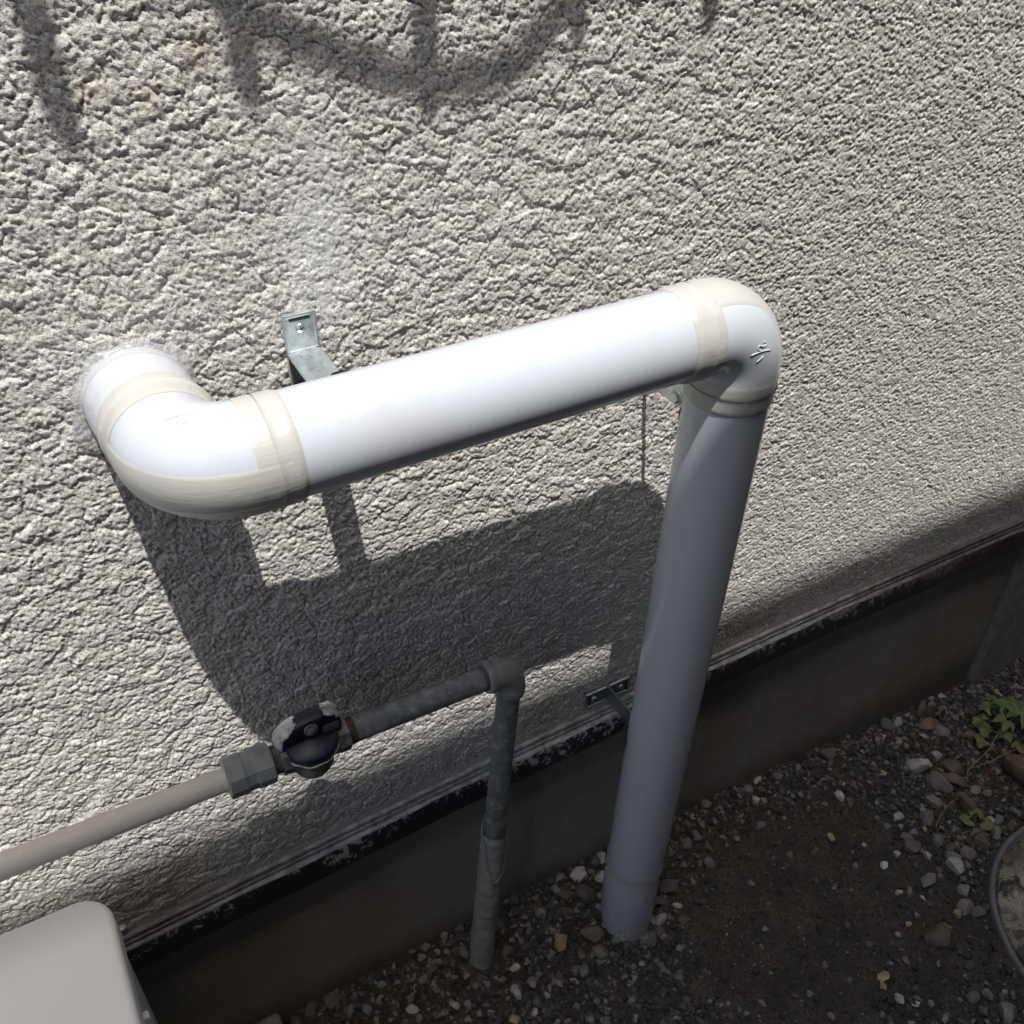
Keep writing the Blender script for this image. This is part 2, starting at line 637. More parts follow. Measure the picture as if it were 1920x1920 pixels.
M_UNIT_SHADE = mat_plain('ivory_paint_shade', (0.6, 0.59, 0.56), (0.64, 0.63, 0.6), 12, 0.45, bump=0.06)  # same ivory made darker: shade of the upright sides put into the colour
M_NUT = mat_plain('grey_fitting', (0.17, 0.19, 0.195), (0.26, 0.275, 0.275), 55, 0.42, bump=0.2)
M_VALVE = mat_worn('worn_grey_metal', (0.10, 0.10, 0.09), (0.24, 0.235, 0.215), 60, 0.42, 0.6, 0.45)
M_SHELL = mat_worn('chipped_cream_paint', (0.20, 0.195, 0.18), (0.46, 0.455, 0.44), 90, 0.4, 0.52, 0.5)
M_NAVY = mat_worn('navy_plastic', (0.009, 0.011, 0.02), (0.016, 0.022, 0.042), 50, 0.4, 0.6, 0.38)
M_RUST = mat_worn('rusty_thread', (0.035, 0.02, 0.014), (0.12, 0.05, 0.025), 120, 0.4, 0.6, 0.7)
M_WRAP = mat_plain('grey_wrap_tape', (0.25, 0.26, 0.25), (0.36, 0.36, 0.34), 90, 0.55, bump=0.35, bscale=260, bd=0.0008)
M_IRON = mat_plain('black_iron', (0.02, 0.02, 0.02), (0.04, 0.036, 0.033), 40, 0.5)
M_LEAF = None


# ------------------------------------------------------------------ the house wall


def zfl(x):
    x = np.clip(x, -0.85, 1.2)
    return np.polyval(FLC, x)


house = thing('house', 'house with a rough light grey stucco wall above dark drip flashing and a concrete foundation', 'house', (0, 0, 0))


def stucco_height(x, z):
    """metres of relief towards the camera; x, z in metres"""
    X, Z = x * 1000.0, z * 1000.0
    wx = perlin(X / 15, Z / 15, 3) * 6.0 + perlin(X / 5, Z / 5, 8) * 2.2
    wz = perlin(X / 15 + 50, Z / 15, 4) * 6.0 + perlin(X / 5, Z / 5 + 40, 9) * 2.2
    f1, f2, r1 = worley((X + wx) / 23.0, (Z + wz) / 16.0, 1)
    clump = (1 - np.clip(f1 / 0.8, 0, 1) ** 5) * (0.1 + 0.9 * r1)
    seam = (1 - sstep(0.0, 0.16, f2 - f1)) * (perlin(X / 40, Z / 30, 61) > -0.12)
    f1, f2, r2 = worley((X + wx) / 12.0 + 9.3, (Z + wz) / 7.6, 2)
    mid = (1 - np.clip(f1 / 0.74, 0, 1) ** 4) * (0.1 + 0.9 * r2)
    f1, f2, r3 = worley((X + wx * 0.5) / 4.1 + 3.7, (Z + wz * 0.5) / 3.5, 3)
    fine = (1 - np.clip(f1 / 0.70, 0, 1) ** 2.6) * (0.2 + 0.8 * r3)
    rough = 0.85 + 0.3 * sstep(-0.35, 0.35, fbm(X / 34, Z / 27, 3, 21))
    pit = sstep(0.25, 0.50, fbm(X / 8.0, Z / 6.0, 4, 31))
    crk = 1 - sstep(0.0, 0.07, np.abs(fbm((X + wx) / 19.0, (Z + wz) / 10.0, 3, 35)))
    crk = crk * sstep(0.0, 0.35, fbm(X / 33, Z / 25, 2, 37))
    p1, p2, rp = worley((X + wx * 0.6) / 5.6 + 21.7, (Z + wz * 0.6) / 4.6, 5)
    hole = np.clip(1 - (p1 / 0.42) ** 2, 0, 1) * (rp > 0.68)
    right = sstep(-0.15, 0.3, x)
    mid = mid * (1 - 0.6 * right)
    hole = hole * (1 + 0.35 * right)
    left = 1 - right
    h = (0.8 + 0.75 * left) * clump - (0.5 + 0.7 * left) * seam + (1.15 * mid + (1.0 - 0.3 * left) * fine) * rough - 0.45 * pit - 0.75 * crk - 1.5 * hole
    h = h + (1.15 * perlin(X / 2.2, Z / 2.1, 41) + 0.65 * perlin(X / 4.3, Z / 3.9, 43)) * rough + 0.9 * fbm(X / 120, Z / 120, 2, 51)
    # smeared flat where the drilling dust runs down
    sm = np.exp(-(((x + 0.335) / 0.035) ** 2 + ((z - 1.125) / 0.1) ** 2) * 1.2)
    h = h * (1 - 0.45 * sm)
    return (h - 1.7) * 0.001


def build_wall():
    xs = [-0.82]
    while xs[-1] < 1.02:
        xs.append(xs[-1] + 0.00112 + max(0.0, (xs[-1] + 0.15)) * 0.0005)
    xf = np.array(xs)
    xl = np.concatenate([np.array([-7, -4, -2.4]), np.arange(-1.6, -0.8235, 0.006)])
    xr = np.concatenate([np.arange(xf[-1] + 0.006, 1.9, 0.006), np.array([2.6, 4.5, 8])])
    X = np.concatenate([xl, xf, xr])
    tf = np.arange(0.0, 0.965, 0.00128)
    T = np.concatenate([tf, np.arange(0.971, 1.4, 0.008), np.array([1.7, 2.3, 3.2])])
    GX, GT = np.meshgrid(X, T, indexing='ij')
    zb = zfl(GX) + 0.016
    GZ = zb + GT
    h = stucco_height(GX, GZ)
    fade = sstep(0.0, 0.022, GT) * 0.85 + 0.15
    far = (1 - sstep(1.5, 1.62, np.abs(GX + 0.0) - 0.1)) * (1 - sstep(1.3, 1.5, GT))
    h = h * fade * far
    h = np.where(GT < 0.0008, -0.0045, h)       # the cut edge turns back to the stop bead
    co = np.stack([GX, -h, GZ], -1)
    me = np_mesh('wall', co.reshape(-1, 3), grid_faces(len(X), len(T))[:, ::-1], True, [M_STUCCO])
    return link('wall', me, house)


build_wall()
box('wall_core', (0.5, 0.135, 1.9), (7.4, 0.12, 1.68), house, M_CONC)


def build_flashing():
    xs = np.concatenate([np.array([-7, -3, -1.5]), np.arange(-0.95, 1.3, 0.02), np.array([1.6, 3, 8])])
    prof = [(0.012, 0.018, 0), (-0.0040, 0.0172, 0), (-0.0050, 0.0162, 0), (-0.0052, 0.0120, 0), (-0.0022, 0.0114, 0), (-0.0024, 0.0098, 0),
            (-0.0058, 0.0092, 0), (-0.0064, 0.0082, 0), (-0.0066, 0.0056, 0), (-0.0034, 0.0051, 0), (-0.0036, 0.0036, 0),
            (-0.0070, 0.0028, 0), (-0.0098, 0.0018, 0), (-0.0112, 0.0002, 1), (-0.0124, -0.0030, 1), (-0.0150, -0.0130, 1), (-0.0186, -0.0275, 1),
            (-0.0184, -0.0300, 1), (-0.0172, -0.0306, 1), (-0.0160, -0.0290, 1), (0.010, -0.0270, 1)]
    co, mi = [], []
    for x in xs:
        z0 = float(zfl(x))
        w = 0.0007 * math.sin(x * 19) + 0.0005 * math.sin(x * 47 + 1)
        for y, z, m in prof:
            co.append((x, y + (w if m else 0), z0 + z))
    f = grid_faces(len(xs), len(prof))
    mi = [(1 if prof[(k % (len(prof) - 1)) + 1][2] and prof[k % (len(prof) - 1)][2] else 0) for k in range(len(f))]
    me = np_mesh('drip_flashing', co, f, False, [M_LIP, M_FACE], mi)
    bm = bmesh.new(); bm.from_mesh(me); bmesh.ops.recalc_face_normals(bm, faces=bm.faces); bm.to_mesh(me); bm.free()
    return link('drip_flashing', me, house)


build_flashing()


def foundation(name, x0, x1, y, parent, mat=None):
    xs = np.arange(x0, x1 + 1e-6, 0.012 if x1 - x0 < 3 else 0.05)
    zs = np.concatenate([[-0.4, -0.12], np.arange(-0.08, 0.37, 0.012)])
    X, Z = np.meshgrid(xs, zs, indexing='ij')
    Y = y - 0.0012 * fbm(X * 14, Z * 14, 3, 61) - 0.0009 * fbm(X * 70, Z * 70, 2, 62)
    co = np.stack([X, Y, Z], -1).reshape(-1, 3)
    f = grid_faces(len(xs), len(zs))[:, ::-1]
    n = len(co)
    back = np.array([(x0, 0.2, -0.4), (x0, 0.2, zs[-1]), (x1, 0.2, zs[-1]), (x1, 0.2, -0.4)])
    nv = len(zs)
    a, b2, c, d = 0, nv - 1, (len(xs) - 1) * nv + nv - 1, (len(xs) - 1) * nv
    f = np.concatenate([f, np.array([[a, b2, n + 1, n], [b2, c, n + 2, n + 1], [c, d, n + 3, n + 2], [d, a, n, n + 3]])])
    me = np_mesh(name, np.concatenate([co, back]), f, True, [mat or M_CONC])
    me.set_sharp_from_angle(angle=math.radians(40))
    return link(name, me, parent)


foundation('foundation', -2.0, 0.899, 0.004, house)
foundation('foundation', 0.9, 3.0, -0.011, house, M_CONC2)


# ------------------------------------------------------------------ ground
GXS = [-.9, -.49, -.25, -.04, .36, .63, .93, 1.5]
GZW = [.03, .034, .046, .041, .024, -.011, -.031, -.04]


def gz(x, y):
    a = np.interp(x, GXS, GZW)
    b = np.interp(x, [-1, .2, .6, 1.2], [0, 0, -.018, -.03])
    t = np.clip((np.asarray(y) + .15) / .15, 0, 1)
    t = t * t * (3 - 2 * t)
    m = 0.009 * np.exp(-(np.hypot(np.asarray(x) + 0.005, np.asarray(y) + 0.095) / 0.062) ** 4) + 0.010 * np.exp(-(np.hypot(np.asarray(x) + 0.232, np.asarray(y) + 0.058) / 0.045) ** 4)
    return b + (a - b) * t + m


def gdisp(x, y):
    return (0.006 * fbm(x * 11, y * 11, 3, 71) + 0.0035 * fbm(x * 55, y * 55, 3, 72) + 0.0016 * fbm(x * 210, y * 210, 2, 73)) * sstep(1.7, 1.3, np.abs(x)) * sstep(-1.2, -0.85, y)


def build_ground():
    xs = np.concatenate([[-60, -20, -8, -4, -2.2], np.arange(-1.4, -0.62, 0.03), np.arange(-0.6, 1.15, 0.0042), np.arange(1.16, 1.9, 0.03), [2.5, 4, 8, 20, 60]])
    ys = np.concatenate([[-60, -20, -8, -4, -2], np.arange(-1.3, -0.66, 0.03), np.arange(-0.64, 0.05, 0.0042), [0.3, 1, 8, 60]])
    X, Y = np.meshgrid(xs, ys, indexing='ij')
    Z = gz(X, Y) + gdisp(X, Y)
    me = np_mesh('ground', np.stack([X, Y, Z], -1).reshape(-1, 3), grid_faces(len(xs), len(ys))[:, ::-1], True, [M_SOIL])
    bm = bmesh.new(); bm.from_mesh(me); bmesh.ops.recalc_face_normals(bm, faces=bm.faces); bm.to_mesh(me); bm.free()
    if me.polygons[0].normal.z < 0:
        me.flip_normals()
    o = link('ground', me)
    o['kind'] = 'structure'
    return o


ground = build_ground()


# ------------------------------------------------------------------ white pipe
D, H = 0.12822, 1.02847
U = nrm((1, -0.01941, 0.01627))          # along the horizontal run, to the right
DV = -nrm((0.0111, -0.0331, 1))          # down the vertical run
C0 = np.array([0, -D, H])                # right-hand corner
CL = C0 + U * (-0.48845 / U[0])          # left-hand corner
RB, RP = 0.046, 0.0400
BR = nrm(np.cross(U, DV))
W_IN = np.array([0, -1.0, 0])            # out of the wall
BL = nrm(np.cross(W_IN, U))

pipe = thing('white_pipe', 'glossy white pipe leaving the wall, running along it and down into gravel', 'pipe', (0, -D, 0))


def lin(a, b, n):
    return np.array(a)[None, :] + (np.array(b) - np.array(a))[None, :] * np.linspace(0, 1, n)[:, None]


def bend(C, u, v, t0=0.0, t1=math.pi / 2, n=28, rb=RB):
    t = np.linspace(t0, t1, n)[:, None]
    return C - u * rb + u * rb * np.sin(t) + v * rb * (1 - np.cos(t))


tube('horizontal_pipe', lin(CL + U * 0.040, C0 - U * 0.040, 40), BR, RP, pipe, M_PVC, 72)
stp = lin(CL - W_IN * (-CL[1] + 0.03) + np.array([-0.0065, 0, 0.001]), CL - W_IN * 0.040, 14)
tube('wall_stub', stp, BL, RP + 0.0022 * np.linspace(1, 0, 14) ** 0.8, pipe, M_PVC, 72)
zv = np.linspace(0, 1, 60)
vp = C0 + DV * 0.04 + DV[None, :] * (zv * 1.06)[:, None]
low = sstep(0.80, 1.0, zv)
vp[:, 0] += 0.005 * low
tube('vertical_pipe', vp, BR, RP - 0.0022 * low, pipe, M_PVC, 72)


def elbow(C, u, v, B):
    p = np.concatenate([lin(C - u * (RB + 0.018), C - u * (RB + 0.001), 4), bend(C, u, v), lin(C + v * (RB + 0.001), C + v * (RB + 0.018), 4)])
    return tube('elbow', p, B, RP + 0.0012, pipe, M_PVC, 72)


elbow(C0, U, DV, BR)
elbow(CL, W_IN, U, BL)


def tape_band(Pa, dirv, s0, s1, B, r0, rm, r1, seed):
    """a wound band that feathers down onto what lies under its two edges (r0, r1)"""
    rs = np.random.RandomState(seed)
    n = 9
    s = np.linspace(s0, s1, n)
    pts = np.array([Pa + dirv * k for k in s])
    k1, k2 = rs.rand() * 6, rs.rand() * 6

    def wob(n_, m_):
        a = np.linspace(0, 2 * math.pi, m_)
        w = np.sin(np.linspace(0, math.pi, n_))[:, None]
        return (0.00028 * np.sin(a * 3 + k1) + 0.00020 * np.sin(a * 7 + k2) + 0.00012 * np.sin(a * 19 + k1))[None, :] * w
    t = np.linspace(0, 1, n)
    rad = np.where(t < 0.5, r0 + (rm - r0) * sstep(0, 0.2, t), r1 + (rm - r1) * sstep(0, 0.2, 1 - t))
    o = tube('tape_band', pts, B, rad, pipe, M_TAPE, 64, wob=wob)
    sk = rs.uniform(-1, 1) * 0.008
    Mx = Matrix.Translation(Vector(pts[n // 2])) @ Matrix.Rotation(sk, 4, Vector(B)) @ Matrix.Translation(-Vector(pts[n // 2]))
    o.data.transform(Mx)
    return o


PE, EE = RP + 0.00025, RP + 0.00145          # just above the pipe, just above the elbow
tape_band(C0, U, -0.0795, -0.0585, BR, PE, RP + 0.0019, RP + 0.0027, 1)
tape_band(C0, U, -0.0615, -0.0495, BR, RP + 0.0013, RP + 0.0018, EE, 2)
tape_band(CL, U, 0.0430, 0.0590, BL, EE, RP + 0.0018, RP + 0.0013, 3)
tape_band(CL, U, 0.0570, 0.0750, BL, RP + 0.0028, RP + 0.0018, PE, 4)
tape_band(CL + np.array([-0.0012, 0, 0]), W_IN, -0.0770, -0.0610, BL, PE + 0.0012, RP + 0.0024, RP + 0.0016, 5)
tape_band(CL, W_IN, -0.0635, -0.0435, BL, RP + 0.0034, RP + 0.0022, EE, 6)
tape_band(C0, DV, 0.0480, 0.0630, BR, EE, RP + 0.0018, RP + 0.0013, 7)
tape_band(C0, DV, 0.0610, 0.0795, BR, RP + 0.0028, RP + 0.0018, PE, 8)


def vshift(sv):
    return np.array([0.005 * float(sstep(0.80, 1.0, (sv - 0.04) / 1.06)), 0, 0])


tape_band(C0 + vshift(0.846), DV, 0.8395, 0.8550, BR, RP - 0.0001, RP + 0.0004, RP + 0.0003, 9)
tape_band(C0 + vshift(0.857), DV, 0.8530, 0.8620, BR, RP + 0.0007, RP + 0.0006, RP - 0.0002, 10)


def tape_strip(C, u, v, B, a0, a1, e0, e1, dr):
    p = np.concatenate([lin(C - u * (RB + e0), C - u * (RB + 0.001), 4), bend(C, u, v), lin(C + v * (RB + 0.001), C + v * (RB + e1), 4)])
    n = len(p)
    wob = (lambda n_, m_: 0.00015 * np.sin(np.linspace(0, 9, n_))[:, None] * np.ones((1, m_)) - 0.00045 * (np.abs(np.linspace(-1, 1, m_)) > 0.97)[None, :])
    return tube('tape_strip', p, B, RP + 0.0016 + dr, pipe, M_TAPE, 22, a0, a1, wob=wob)


# angle 0 = outside of the bend
tape_strip(C0, U, DV, BR, -0.66, 0.30, 0.01, 0.012, 0.0)
tape_strip(C0, U, DV, BR, 0.18, 0.95, 0.01, 0.012, 0.0005)
tape_strip(CL, W_IN, U, BL, -0.55, 0.33, 0.012, 0.02, 0.0)
tape_strip(CL, W_IN, U, BL, -1.2, -0.45, 0.012, 0.02, 0.0006)


def torus_pt(C, u, v, B, th, ph, r):
    if th < 0:
        c, T = C - u * RB + u * RB * th, u
    elif th > math.pi / 2:
        c, T = C + v * RB + v * RB * (th - math.pi / 2), v
    else:
        c, T = C - u * RB + u * RB * math.sin(th) + v * RB * (1 - math.cos(th)), u * math.cos(th) + v * math.sin(th)
    N = np.cross(T, B)
    return c + r * (N * math.cos(ph) + B * math.sin(ph))


def stroke_bm(bm, pts, rad, nseg=8):
    """rounded tube through points (round ends)"""
    P = [Vector(p) for p in pts]
    rows = []
    n = len(P)
    for i in range(n):
        t = (P[min(i + 1, n - 1)] - P[max(i - 1, 0)]).normalized()
        a = t.orthogonal().normalized()
        if rows and ref is not None:
            a = (ref - t * ref.dot(t)).normalized()
        ref = a
        b = t.cross(a)
        k = 0.35 if i in (0, n - 1) else 1.0
        rows.append([bm.verts.new(P[i] + (a * math.cos(q) + b * math.sin(q)) * rad * k) for q in [2 * math.pi * j / nseg for j in range(nseg)]])
    for r0, r1 in zip(rows, rows[1:]):
        for j in range(nseg):
            f = bm.faces.new((r0[j], r0[(j + 1) % nseg], r1[(j + 1) % nseg], r1[j]))
            f.smooth = True
    for r0 in (rows[0], rows[-1]):
        bm.faces.new(r0)


def dense(pl, k=5):
    out = []
    pl = [np.array(p, float) for p in pl]
    n = len(pl)
    for i in range(n - 1):
        p0, p1, p2, p3 = pl[max(i - 1, 0)], pl[i], pl[i + 1], pl[min(i + 2, n - 1)]
        for j in range(k):
            t = j / k
            out.append(0.5 * ((2 * p1) + (-p0 + p2) * t + (2 * p0 - 5 * p1 + 4 * p2 - p3) * t * t + (-p0 + 3 * p1 - 3 * p2 + p3) * t ** 3))
    out.append(pl[-1])
    return out


def emboss(strokes, C, u, v, B, rad):
    bm = bmesh.new()
    for s in strokes:
        pts = [torus_pt(C, u, v, B, a, b, RP + 0.0012 + rad * 0.25) for a, b in dense(s)]
        stroke_bm(bm, pts, rad)
    bmesh.ops.recalc_face_normals(bm, faces=bm.faces)
    me = bpy.data.meshes.new('embossed_fraction')
    bm.to_mesh(me)
    bm.free()
    return link('embossed_fraction', me, pipe, [M_PVC])


emboss([[(0.701, -1.288), (0.77, -1.273), (0.786, -1.316), (0.739, -1.383), (0.654, -1.409), (0.669, -1.464), (0.716, -1.495), (0.755, -1.461)],
        [(0.615, -1.674), (0.79, -1.47), (0.965, -1.273)], [(0.91, -1.491), (0.905, -1.59), (0.903, -1.691)]], C0, U, DV, BR, 0.0007)
emboss([[(0.646, 1.206), (0.763, 1.366), (0.949, 1.479)], [(0.817, 1.213), (0.864, 1.302), (0.91, 1.349), (0.895, 1.257), (0.864, 1.204)]], CL, W_IN, U, BL, 0.0005)


def silicone_seal():
    na, nr = 96, 9
    co = []
    c = np.array([CL[0] - 0.0045, 0, CL[2] + 0.001])
    for j in range(na):
        a = 2 * math.pi * j / na
        w = 0.0058 + 0.0035 * perlin(np.array([math.cos(a) * 1.7 + 5]), np.array([math.sin(a) * 1.7 + 5]), 81)[0] * 2 + 0.0012 * math.sin(9 * a + 1)
        low = max(0.0, math.cos(a - math.radians(214))) ** 8
        w += 0.009 * low
        for i in range(nr):
            t = i / (nr - 1)
            r = RP + 0.0018 + w * t
            y = -0.0075 * (1 - t) ** 1.8 - 0.0022 - 0.0014 * perlin(np.array([math.cos(a) * 5 + t * 3]), np.array([math.sin(a) * 5]), 82)[0] + (0.004 if t > 0.99 else 0)
            co.append((c[0] + r * math.cos(a), y, c[2] + r * math.sin(a)))
    me = np_mesh('silicone_seal', co, grid_faces(na, nr, True, False), True)
    bm = bmesh.new(); bm.from_mesh(me); bmesh.ops.recalc_face_normals(bm, faces=bm.faces); bm.to_mesh(me); bm.free()
    o = link('silicone_seal', me, pipe, [M_SEAL])
    return o


silicone_seal()


# ------------------------------------------------------------------ brackets that hold the white pipe
def screw_head(name, loc, axis, r, parent, mat, cross=True):
    o = lathe(name, [(0, r), (r * 0.18, r * 0.98), (r * 0.42, r * 0.75), (r * 0.55, r * 0.35), (r * 0.56, 0.0001)], loc, axis, parent, mat, 20)
    if cross:
        M = frame_from(axis)
        bm = bmesh.new()
        for k in (0.4, 0.4 + math.pi / 2):
            MM = M @ Matrix.Rotation(k, 3, 'Z')
            box_bm(bm, Vector(loc) + M @ Vector((0, 0, r * 0.5)), (r * 0.5, r * 0.11, r * 0.1), MM)
        me = bpy.data.meshes.new('screw_slot')
        bm.to_mesh(me)
        bm.free()
        link('screw_slot', me, o, [M_IRON]).location = (0, 0, 0)
    return o


def t_bracket(label, loc, arm_horizontal, L, parent_mat, flange=0.031, width=0.0275, drop=0.0, bolt=False):
    """T-leg pipe hanger: two flanges on the wall, an arm standing out to a band round the pipe."""
    t = thing('pipe_bracket', label, 'pipe bracket', loc, 'zinc plated brackets holding the white pipe')
    x, y, z = loc
    th = 0.0011
    w = width / 2
    y0 = -0.0035

    def P(a, b, d):                          # a along the flanges, b across, d out of the wall
        return Vector((x + b, y0 - d, z - a)) if arm_horizontal else Vector((x + a, y0 - d, z + b))
    M = Matrix.Identity(3)
    for sgn in (-1, 1):
        bm = bmesh.new()
        c = P(sgn * (flange / 2 + 0.0012), 0, 0.0)
        ha = flange / 2
        half = (w, th, ha) if arm_horizontal else (ha, th, w)
        box_bm(bm, c, half, None, 0.0009)
        # pressed rim and the raised slot
        for s2 in (-1, 1):
            cc = P(sgn * (flange / 2 + 0.0012), s2 * (w - 0.0016), th + 0.0007)
            box_bm(bm, cc, ((0.0014, 0.0007, ha * 0.94) if arm_horizontal else (ha * 0.94, 0.0007, 0.0014)), None, 0.0006)
        cc = P(sgn * (flange - 0.001), 0, th + 0.0007)
        box_bm(bm, cc, ((w * 0.9, 0.0007, 0.0013) if arm_horizontal else (0.0013, 0.0007, w * 0.9)), None, 0.0006)
        bmesh.ops.recalc_face_normals(bm, faces=bm.faces)
        me = bpy.data.meshes.new('flange')
        bm.to_mesh(me)
        bm.free()
        fl = link('flange', me, t, [parent_mat])
        fl.location = (-x, -y, -z)
        sc = P(sgn * (flange * 0.60 + 0.001), 0, th)
        s = screw_head('screw', sc, (0, -1, 0), 0.0042, fl, M_ZINC)
        s.location = (0, 0, 0)
        s2 = P(sgn * (flange * 0.86), 0, th + 0.0003)
        bm = bmesh.new()
        box_bm(bm, s2, (w * 0.62, 0.0004, 0.0011) if arm_horizontal else (0.0011, 0.0004, w * 0.62), None, 0.0008)
        me = bpy.data.meshes.new('slot')
        bm.to_mesh(me)
        bm.free()
        link('slot', me, fl, [M_IRON]).location = (0, 0, 0)
    bm = bmesh.new()
    c = P(0, 0, L / 2)
    c.z -= drop * L / 2
    Mr = Matrix.Rotation(math.atan(drop), 3, 'X')
    half = (w, L / 2 * math.sqrt(1 + drop * drop), 0.0013) if arm_horizontal else (0.0013, L / 2, w)
    box_bm(bm, c, half, Mr, 0.0006)
    # soft pressed bend where the arm leaves the wall
    bmesh.ops.recalc_face_normals(bm, faces=bm.faces)
    me = bpy.data.meshes.new('arm')
    bm.to_mesh(me)
    bm.free()
    link('arm', me, t, [parent_mat]).location = (-x, -y, -z)
    # band round the pipe
    if arm_horizontal:
        ctr = C0 + U * ((x - C0[0]) / U[0])
        dirv, B = U, BR
    else:
        s = (z - H) / DV[2]
        ctr = C0 + DV * s
        dirv, B = DV, BR
    pts = np.array([ctr + dirv * k for k in np.linspace(-0.008, 0.008, 3)])
    ang0 = math.pi * 0.5
    band = tube('band', pts, B, RP + 0.0016, t, parent_mat, 48)
    band.location = (-x, -y, -z)
    if not bolt:
        # the band passes behind the pipe only: drop its front half
        bm = bmesh.new()
        bm.from_mesh(band.data)
        kill = [f for f in bm.faces if f.calc_center_median().y < ctr[1] + 0.018]
        bmesh.ops.delete(bm, geom=kill, context='FACES')
        bm.to_mesh(band.data)
        bm.free()
    else:
        bm = bmesh.new()
        bm.from_mesh(band.data)
        kill = [f for f in bm.faces if f.calc_center_median().y < ctr[1] + 0.030]
        bmesh.ops.delete(bm, geom=kill, context='FACES')
        bm.to_mesh(band.data)
        bm.free()
    return t


t_bracket('zinc bracket with a cross-head screw, above the horizontal white pipe', (-0.3600, 0.0, 1.0300), True, 0.090, M_ZINC, 0.0335, 0.0285, 0.06)
t_bracket('dull zinc bracket low on the wall above the flashing, behind the upright white pipe', (-0.0125, 0.0, 0.4330), False, 0.088, M_ZINC_D, 0.034, 0.0262)
br = t_bracket('zinc bracket with a hexagon bolt, tucked under the right-hand pipe elbow', (0.000, 0.0, 0.915), False, 0.088, M_ZINC, 0.033, 0.0270, bolt=True)
hb = lathe('hex_bolt', [(0.0, 0.0066), (0.0, 0.0062), (0.0042, 0.0062), (0.0048, 0.0054), (0.0049, 0.0001)], (-0.0013, -0.0557, 0.9105), (-1, 0, 0), br, M_ZINC, 6, False)
lathe('washer', [(0, 0.0085), (0.0009, 0.0085), (0.0010, 0.0062)], (-0.0012, -0.0557, 0.9105), (-1, 0, 0), br, M_ZINC, 24)

# ------------------------------------------------------------------ the old grey steel pipe
GC = np.array([-0.2029, -0.0768, 0.6440])
GU = nrm((1, 0.0068, -0.0360))
GD = -nrm((0.0579, -0.0355, 1))
GB = nrm(np.cross(GU, GD))
GR = 0.0132


def gx(x):
    return GC + GU * ((x - GC[0]) / GU[0])


gp = thing('steel_pipe', 'weathered grey steel pipe with a threaded elbow, its lower end wrapped in grey tape', 'pipe', (-0.2029, -0.06, 0.03))
tube('horizontal_pipe', lin(gx(-0.392), gx(-0.230), 20), GB, GR, gp, M_GREY, 40)


def thread(name, a, b, r, parent, mat, pitch=0.0016, depth=0.0007):
    L = np.linalg.norm(np.array(b) - np.array(a))
    prof = []
    n = int(L / pitch)
    for i in range(n + 1):
        prof += [(i * pitch, r - depth), (i * pitch + pitch * 0.5, r)]
    return lathe(name, prof, a, np.array(b) - np.array(a), parent, mat, 28, False)


thread('pipe_thread', gx(-0.2405), gx(-0.229), GR + 0.0004, gp, M_RUST)
thread('pipe_thread', gx(-0.4010), gx(-0.3850), GR + 0.0006, gp, M_RUST)
el = np.concatenate([lin(GC - GU * 0.033, GC - GU * 0.0225, 5), bend(GC, GU, GD, rb=0.022, n=18), lin(GC + GD * 0.0225, GC + GD * 0.036, 5)])
rr = np.full(len(el), 0.0168)
rr[:4] = 0.0182
rr[0] = 0.0172
rr[-4:] = 0.0178
rr[-1] = 0.0168
tube('elbow', el, GB, rr, gp, M_NUT, 40, caps=(True, True))
gvp = lambda z: GC + GD * ((GC[2] - z) / -GD[2])
tube('vertical_pipe', lin(gvp(0.616), gvp(0.30), 20), GB, GR, gp, M_GREY, 40)
tube('pipe_collar', lin(gvp(0.385), gvp(0.345), 8), GB, [0.0138, 0.0148, 0.0151, 0.0150, 0.0152, 0.0150, 0.0146, 0.0135], gp, M_GREY, 36)
zz = np.linspace(0.352, 0.012, 170)
wp = np.array([gvp(z) for z in zz])
rw = 0.0152 + 0.0016 * np.linspace(0, 1, 170) ** 0.8


def wrapw(n, m):
    a = np.linspace(0, 2 * math.pi, m)[None, :]
    k = np.arange(n)[:, None] / n * 12.6
    ph = (k - a / (2 * math.pi) * 0.9) % 1.0
    return 0.0012 * ph + 0.0004 * np.sin(a * 3 + k * 2.1)


tube('tape_wrap', wp, GB, rw, gp, M_WRAP, 48, wob=wrapw, smooth=True)


def wire(name, pts, rad, parent, mat, k=6, nseg=6):
    bm = bmesh.new()
    stroke_bm(bm, dense(pts, k), rad, nseg)
    bmesh.ops.recalc_face_normals(bm, faces=bm.faces)
    me = bpy.data.meshes.new(name)
    bm.to_mesh(me)
    bm.free()
    return link(name, me, parent, [mat])


def around(z, ang, r):
    c = gvp(z)
    return c + np.array([math.cos(ang), math.sin(ang), 0]) * r


wire('wire', [around(0.362, 2.2, 0.0165), around(0.358, 3.1, 0.0175), around(0.335, 3.6, 0.0185), around(0.30, 3.9, 0.019), around(0.268, 4.3, 0.0185), around(0.262, 4.7, 0.0185),
              around(0.275, 5.2, 0.0185), around(0.305, 5.8, 0.0185), around(0.335, 6.1, 0.018), around(0.352, 6.6, 0.0175)], 0.00055, gp, M_ZINC)
Mt = Matrix.Rotation(0.5, 3, 'Z') @ Matrix.Rotation(0.6, 3, 'Y')
box('paper_tag', gvp(0.335) + np.array([0.024, -0.004, -0.006]), (0.0085, 0.0004, 0.0075), gp, mat_plain('tag_card', (0.2, 0.19, 0.165), (0.25, 0.235, 0.2), 60, 0.6), Mt)

